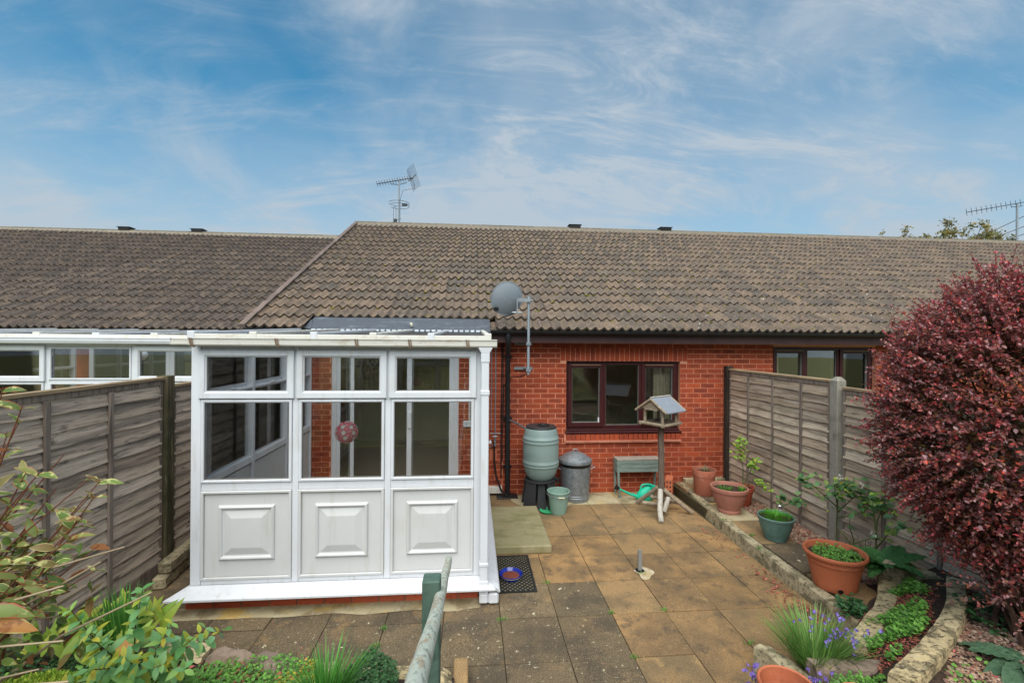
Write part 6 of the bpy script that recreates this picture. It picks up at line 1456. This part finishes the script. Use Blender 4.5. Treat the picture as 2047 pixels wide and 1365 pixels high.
clump('pot_weeds', 'tufts of grass in the pinkish ribbed pot', 'plant', (3.16, 5.44, PZ+.275), 70, .07, .005, potgrass_m, .09, .6, .4)
clump('pot_weeds', 'small fern tuft at the right of the pinkish ribbed pot', 'plant', (3.34, 5.38, PZ+.275), 40, .08, .007, potgrass_m, .035, .6, .4)
cover('pot_seedlings', 'green seedlings growing in the big orange planter', 'plant', blob(3.165, 3.72, .18, .17), 560, (.012, .024), cover_lt, lambda x, y: PZ+.262, (.0, .04))
clump('succulent', 'dry grey green succulent in the tall old pot', 'plant', (3.24, 6.10, PZ+.30), 46, .12, .014, M('dry succulent', [S(128, 120, 92), S(106, 104, 76), S(140, 110, 84)], .8), .06, .9, .3)

# tree tops behind the roof at the right
def tree(name, label, base, h, cr, n, mat, twiggy=False):
    t = thing(name, label, 'tree', base, 'trees behind the roof'); b = V(*base); m = MB(); m.tube([b, b+V(0, 0, h*.5), b+V(.05, 0, h*.8)], [.12, .09, .04], 8); ml = MB()
    for k in range(30):
        d = rnd_unit(); d.z = abs(d.z)*.9; e = b+V(0, 0, h-cr)+V(d.x*cr*1.3, d.y*cr, d.z*cr)*R.uniform(.6, 1.0); s_ = b+V(0, 0, h*.6); m.tube([s_, s_.lerp(e, .5)+rnd_unit()*.08, e], [.03, .018, .006], 4)
        for q in range(n//30):
            p = e+rnd_unit()*R.random()*(.24 if not twiggy else .14)+V(0, 0, -.05); leaf_mb(ml, p, rnd_unit(), (V(0, 0, 1)+rnd_unit()*.6).normalized(), R.uniform(.07, .13), .06, .2)
    m.build('trunk', twig_m, t); ml.build('crown', mat, t, kind='stuff')
tree('tree', 'green and yellow tree top showing above the ridge near the right aerial', (19.3, 16.5, -.1), 7.60, 1.35, 1700, tree_m)
tree('tree', 'sparse autumn twigs showing above the ridge left of the tree top', (16.4, 16.5, -.1), 7.15, 1.3, 460, tree_m, True)
tree('tree', 'low yellow bush top showing above the ridge beside the sparse twigs', (17.9, 16.0, -.1), 7.0, 1.2, 800, tree_m, True)
mb = MB()
for k in range(7000):
    x, v = R.uniform(-2.9, 3.8), R.random(); y = .8-10*v; blade(mb, (x, y, .60+1.1*smooth(0, 1, (.85-y)/10.5)), V(R.uniform(-.7, .7), R.uniform(-.7, .7), 1), R.uniform(.05, .14), .012, .6, 2)
tag(mb.build('lawn_grass', hedge_m), 'tufty grass on the garden bank', 'grass', kind='stuff')
# hedge at the far end of the garden (behind the camera, seen in the panes)
hg = thing('hedge', 'tall green hedge across the far end of the garden', 'hedge', (.45, -9.6, 1.6)); mb = MB()
for k in range(9000):
    x = R.uniform(-3.4, 4.3); z = R.uniform(1.4, 4.6+.5*mn.noise((x*.8, 0, 0))); y = -9.3+R.uniform(-.25, .35)+.3*mn.noise((x*1.5, z*1.5, 0)); leaf_mb(mb, (x, y, z), (V(0, .5, .3)+rnd_unit()).normalized(), (V(0, .4, 1)+rnd_unit()*.6).normalized(), R.uniform(.09, .18), .09, .2)
mb.build('foliage', hedge_m, hg, kind='stuff'); m = MB(); m.box(-3.5, 4.4, -10.3, -9.5, 1.2, 4.3); m.build('hedge_core', twig_m, hg)

for k, (x, y, r, w) in enumerate(((-2.0, -3.6, .8, 'added rounded green bush on the bank near the left fence'), (2.9, -2.6, .7, 'added rounded green bush on the bank near the right fence'), (.3, -6.2, .9, 'added rounded green bush in the middle of the far bank'), (-1.2, -7.4, 1.0, 'added tall rounded bush low on the left before the hedge'), (2.2, -6.9, 1.1, 'added wide rounded bush on the right before the hedge'))):  # unseen bushes behind the camera, added to break up the window reflections
    z0 = .60+1.1*smooth(0, 1, (.85-y)/10.5); bu = thing('added_bush', w, 'bush', (x, y, z0), 'added bushes on the garden bank'); mb = MB()
    for q in range(1100):
        d = rnd_unit(); p = V(x, y, z0+r*.8)+V(d.x*r, d.y*r*.9, d.z*r*.85)*R.uniform(.75, 1.08); leaf_mb(mb, p, rnd_unit(), (V(0, 0, 1)+rnd_unit()*.7).normalized(), R.uniform(.07, .14), .07, .2)
    mb.build('foliage', (hedge_m, cover_dk, tree_m)[k % 3], bu, kind='stuff'); m = MB(); m.tube([(x, y, z0-.05), (x, y, z0+r)], [.05, .02], 6); m.build('stem', twig_m, bu)
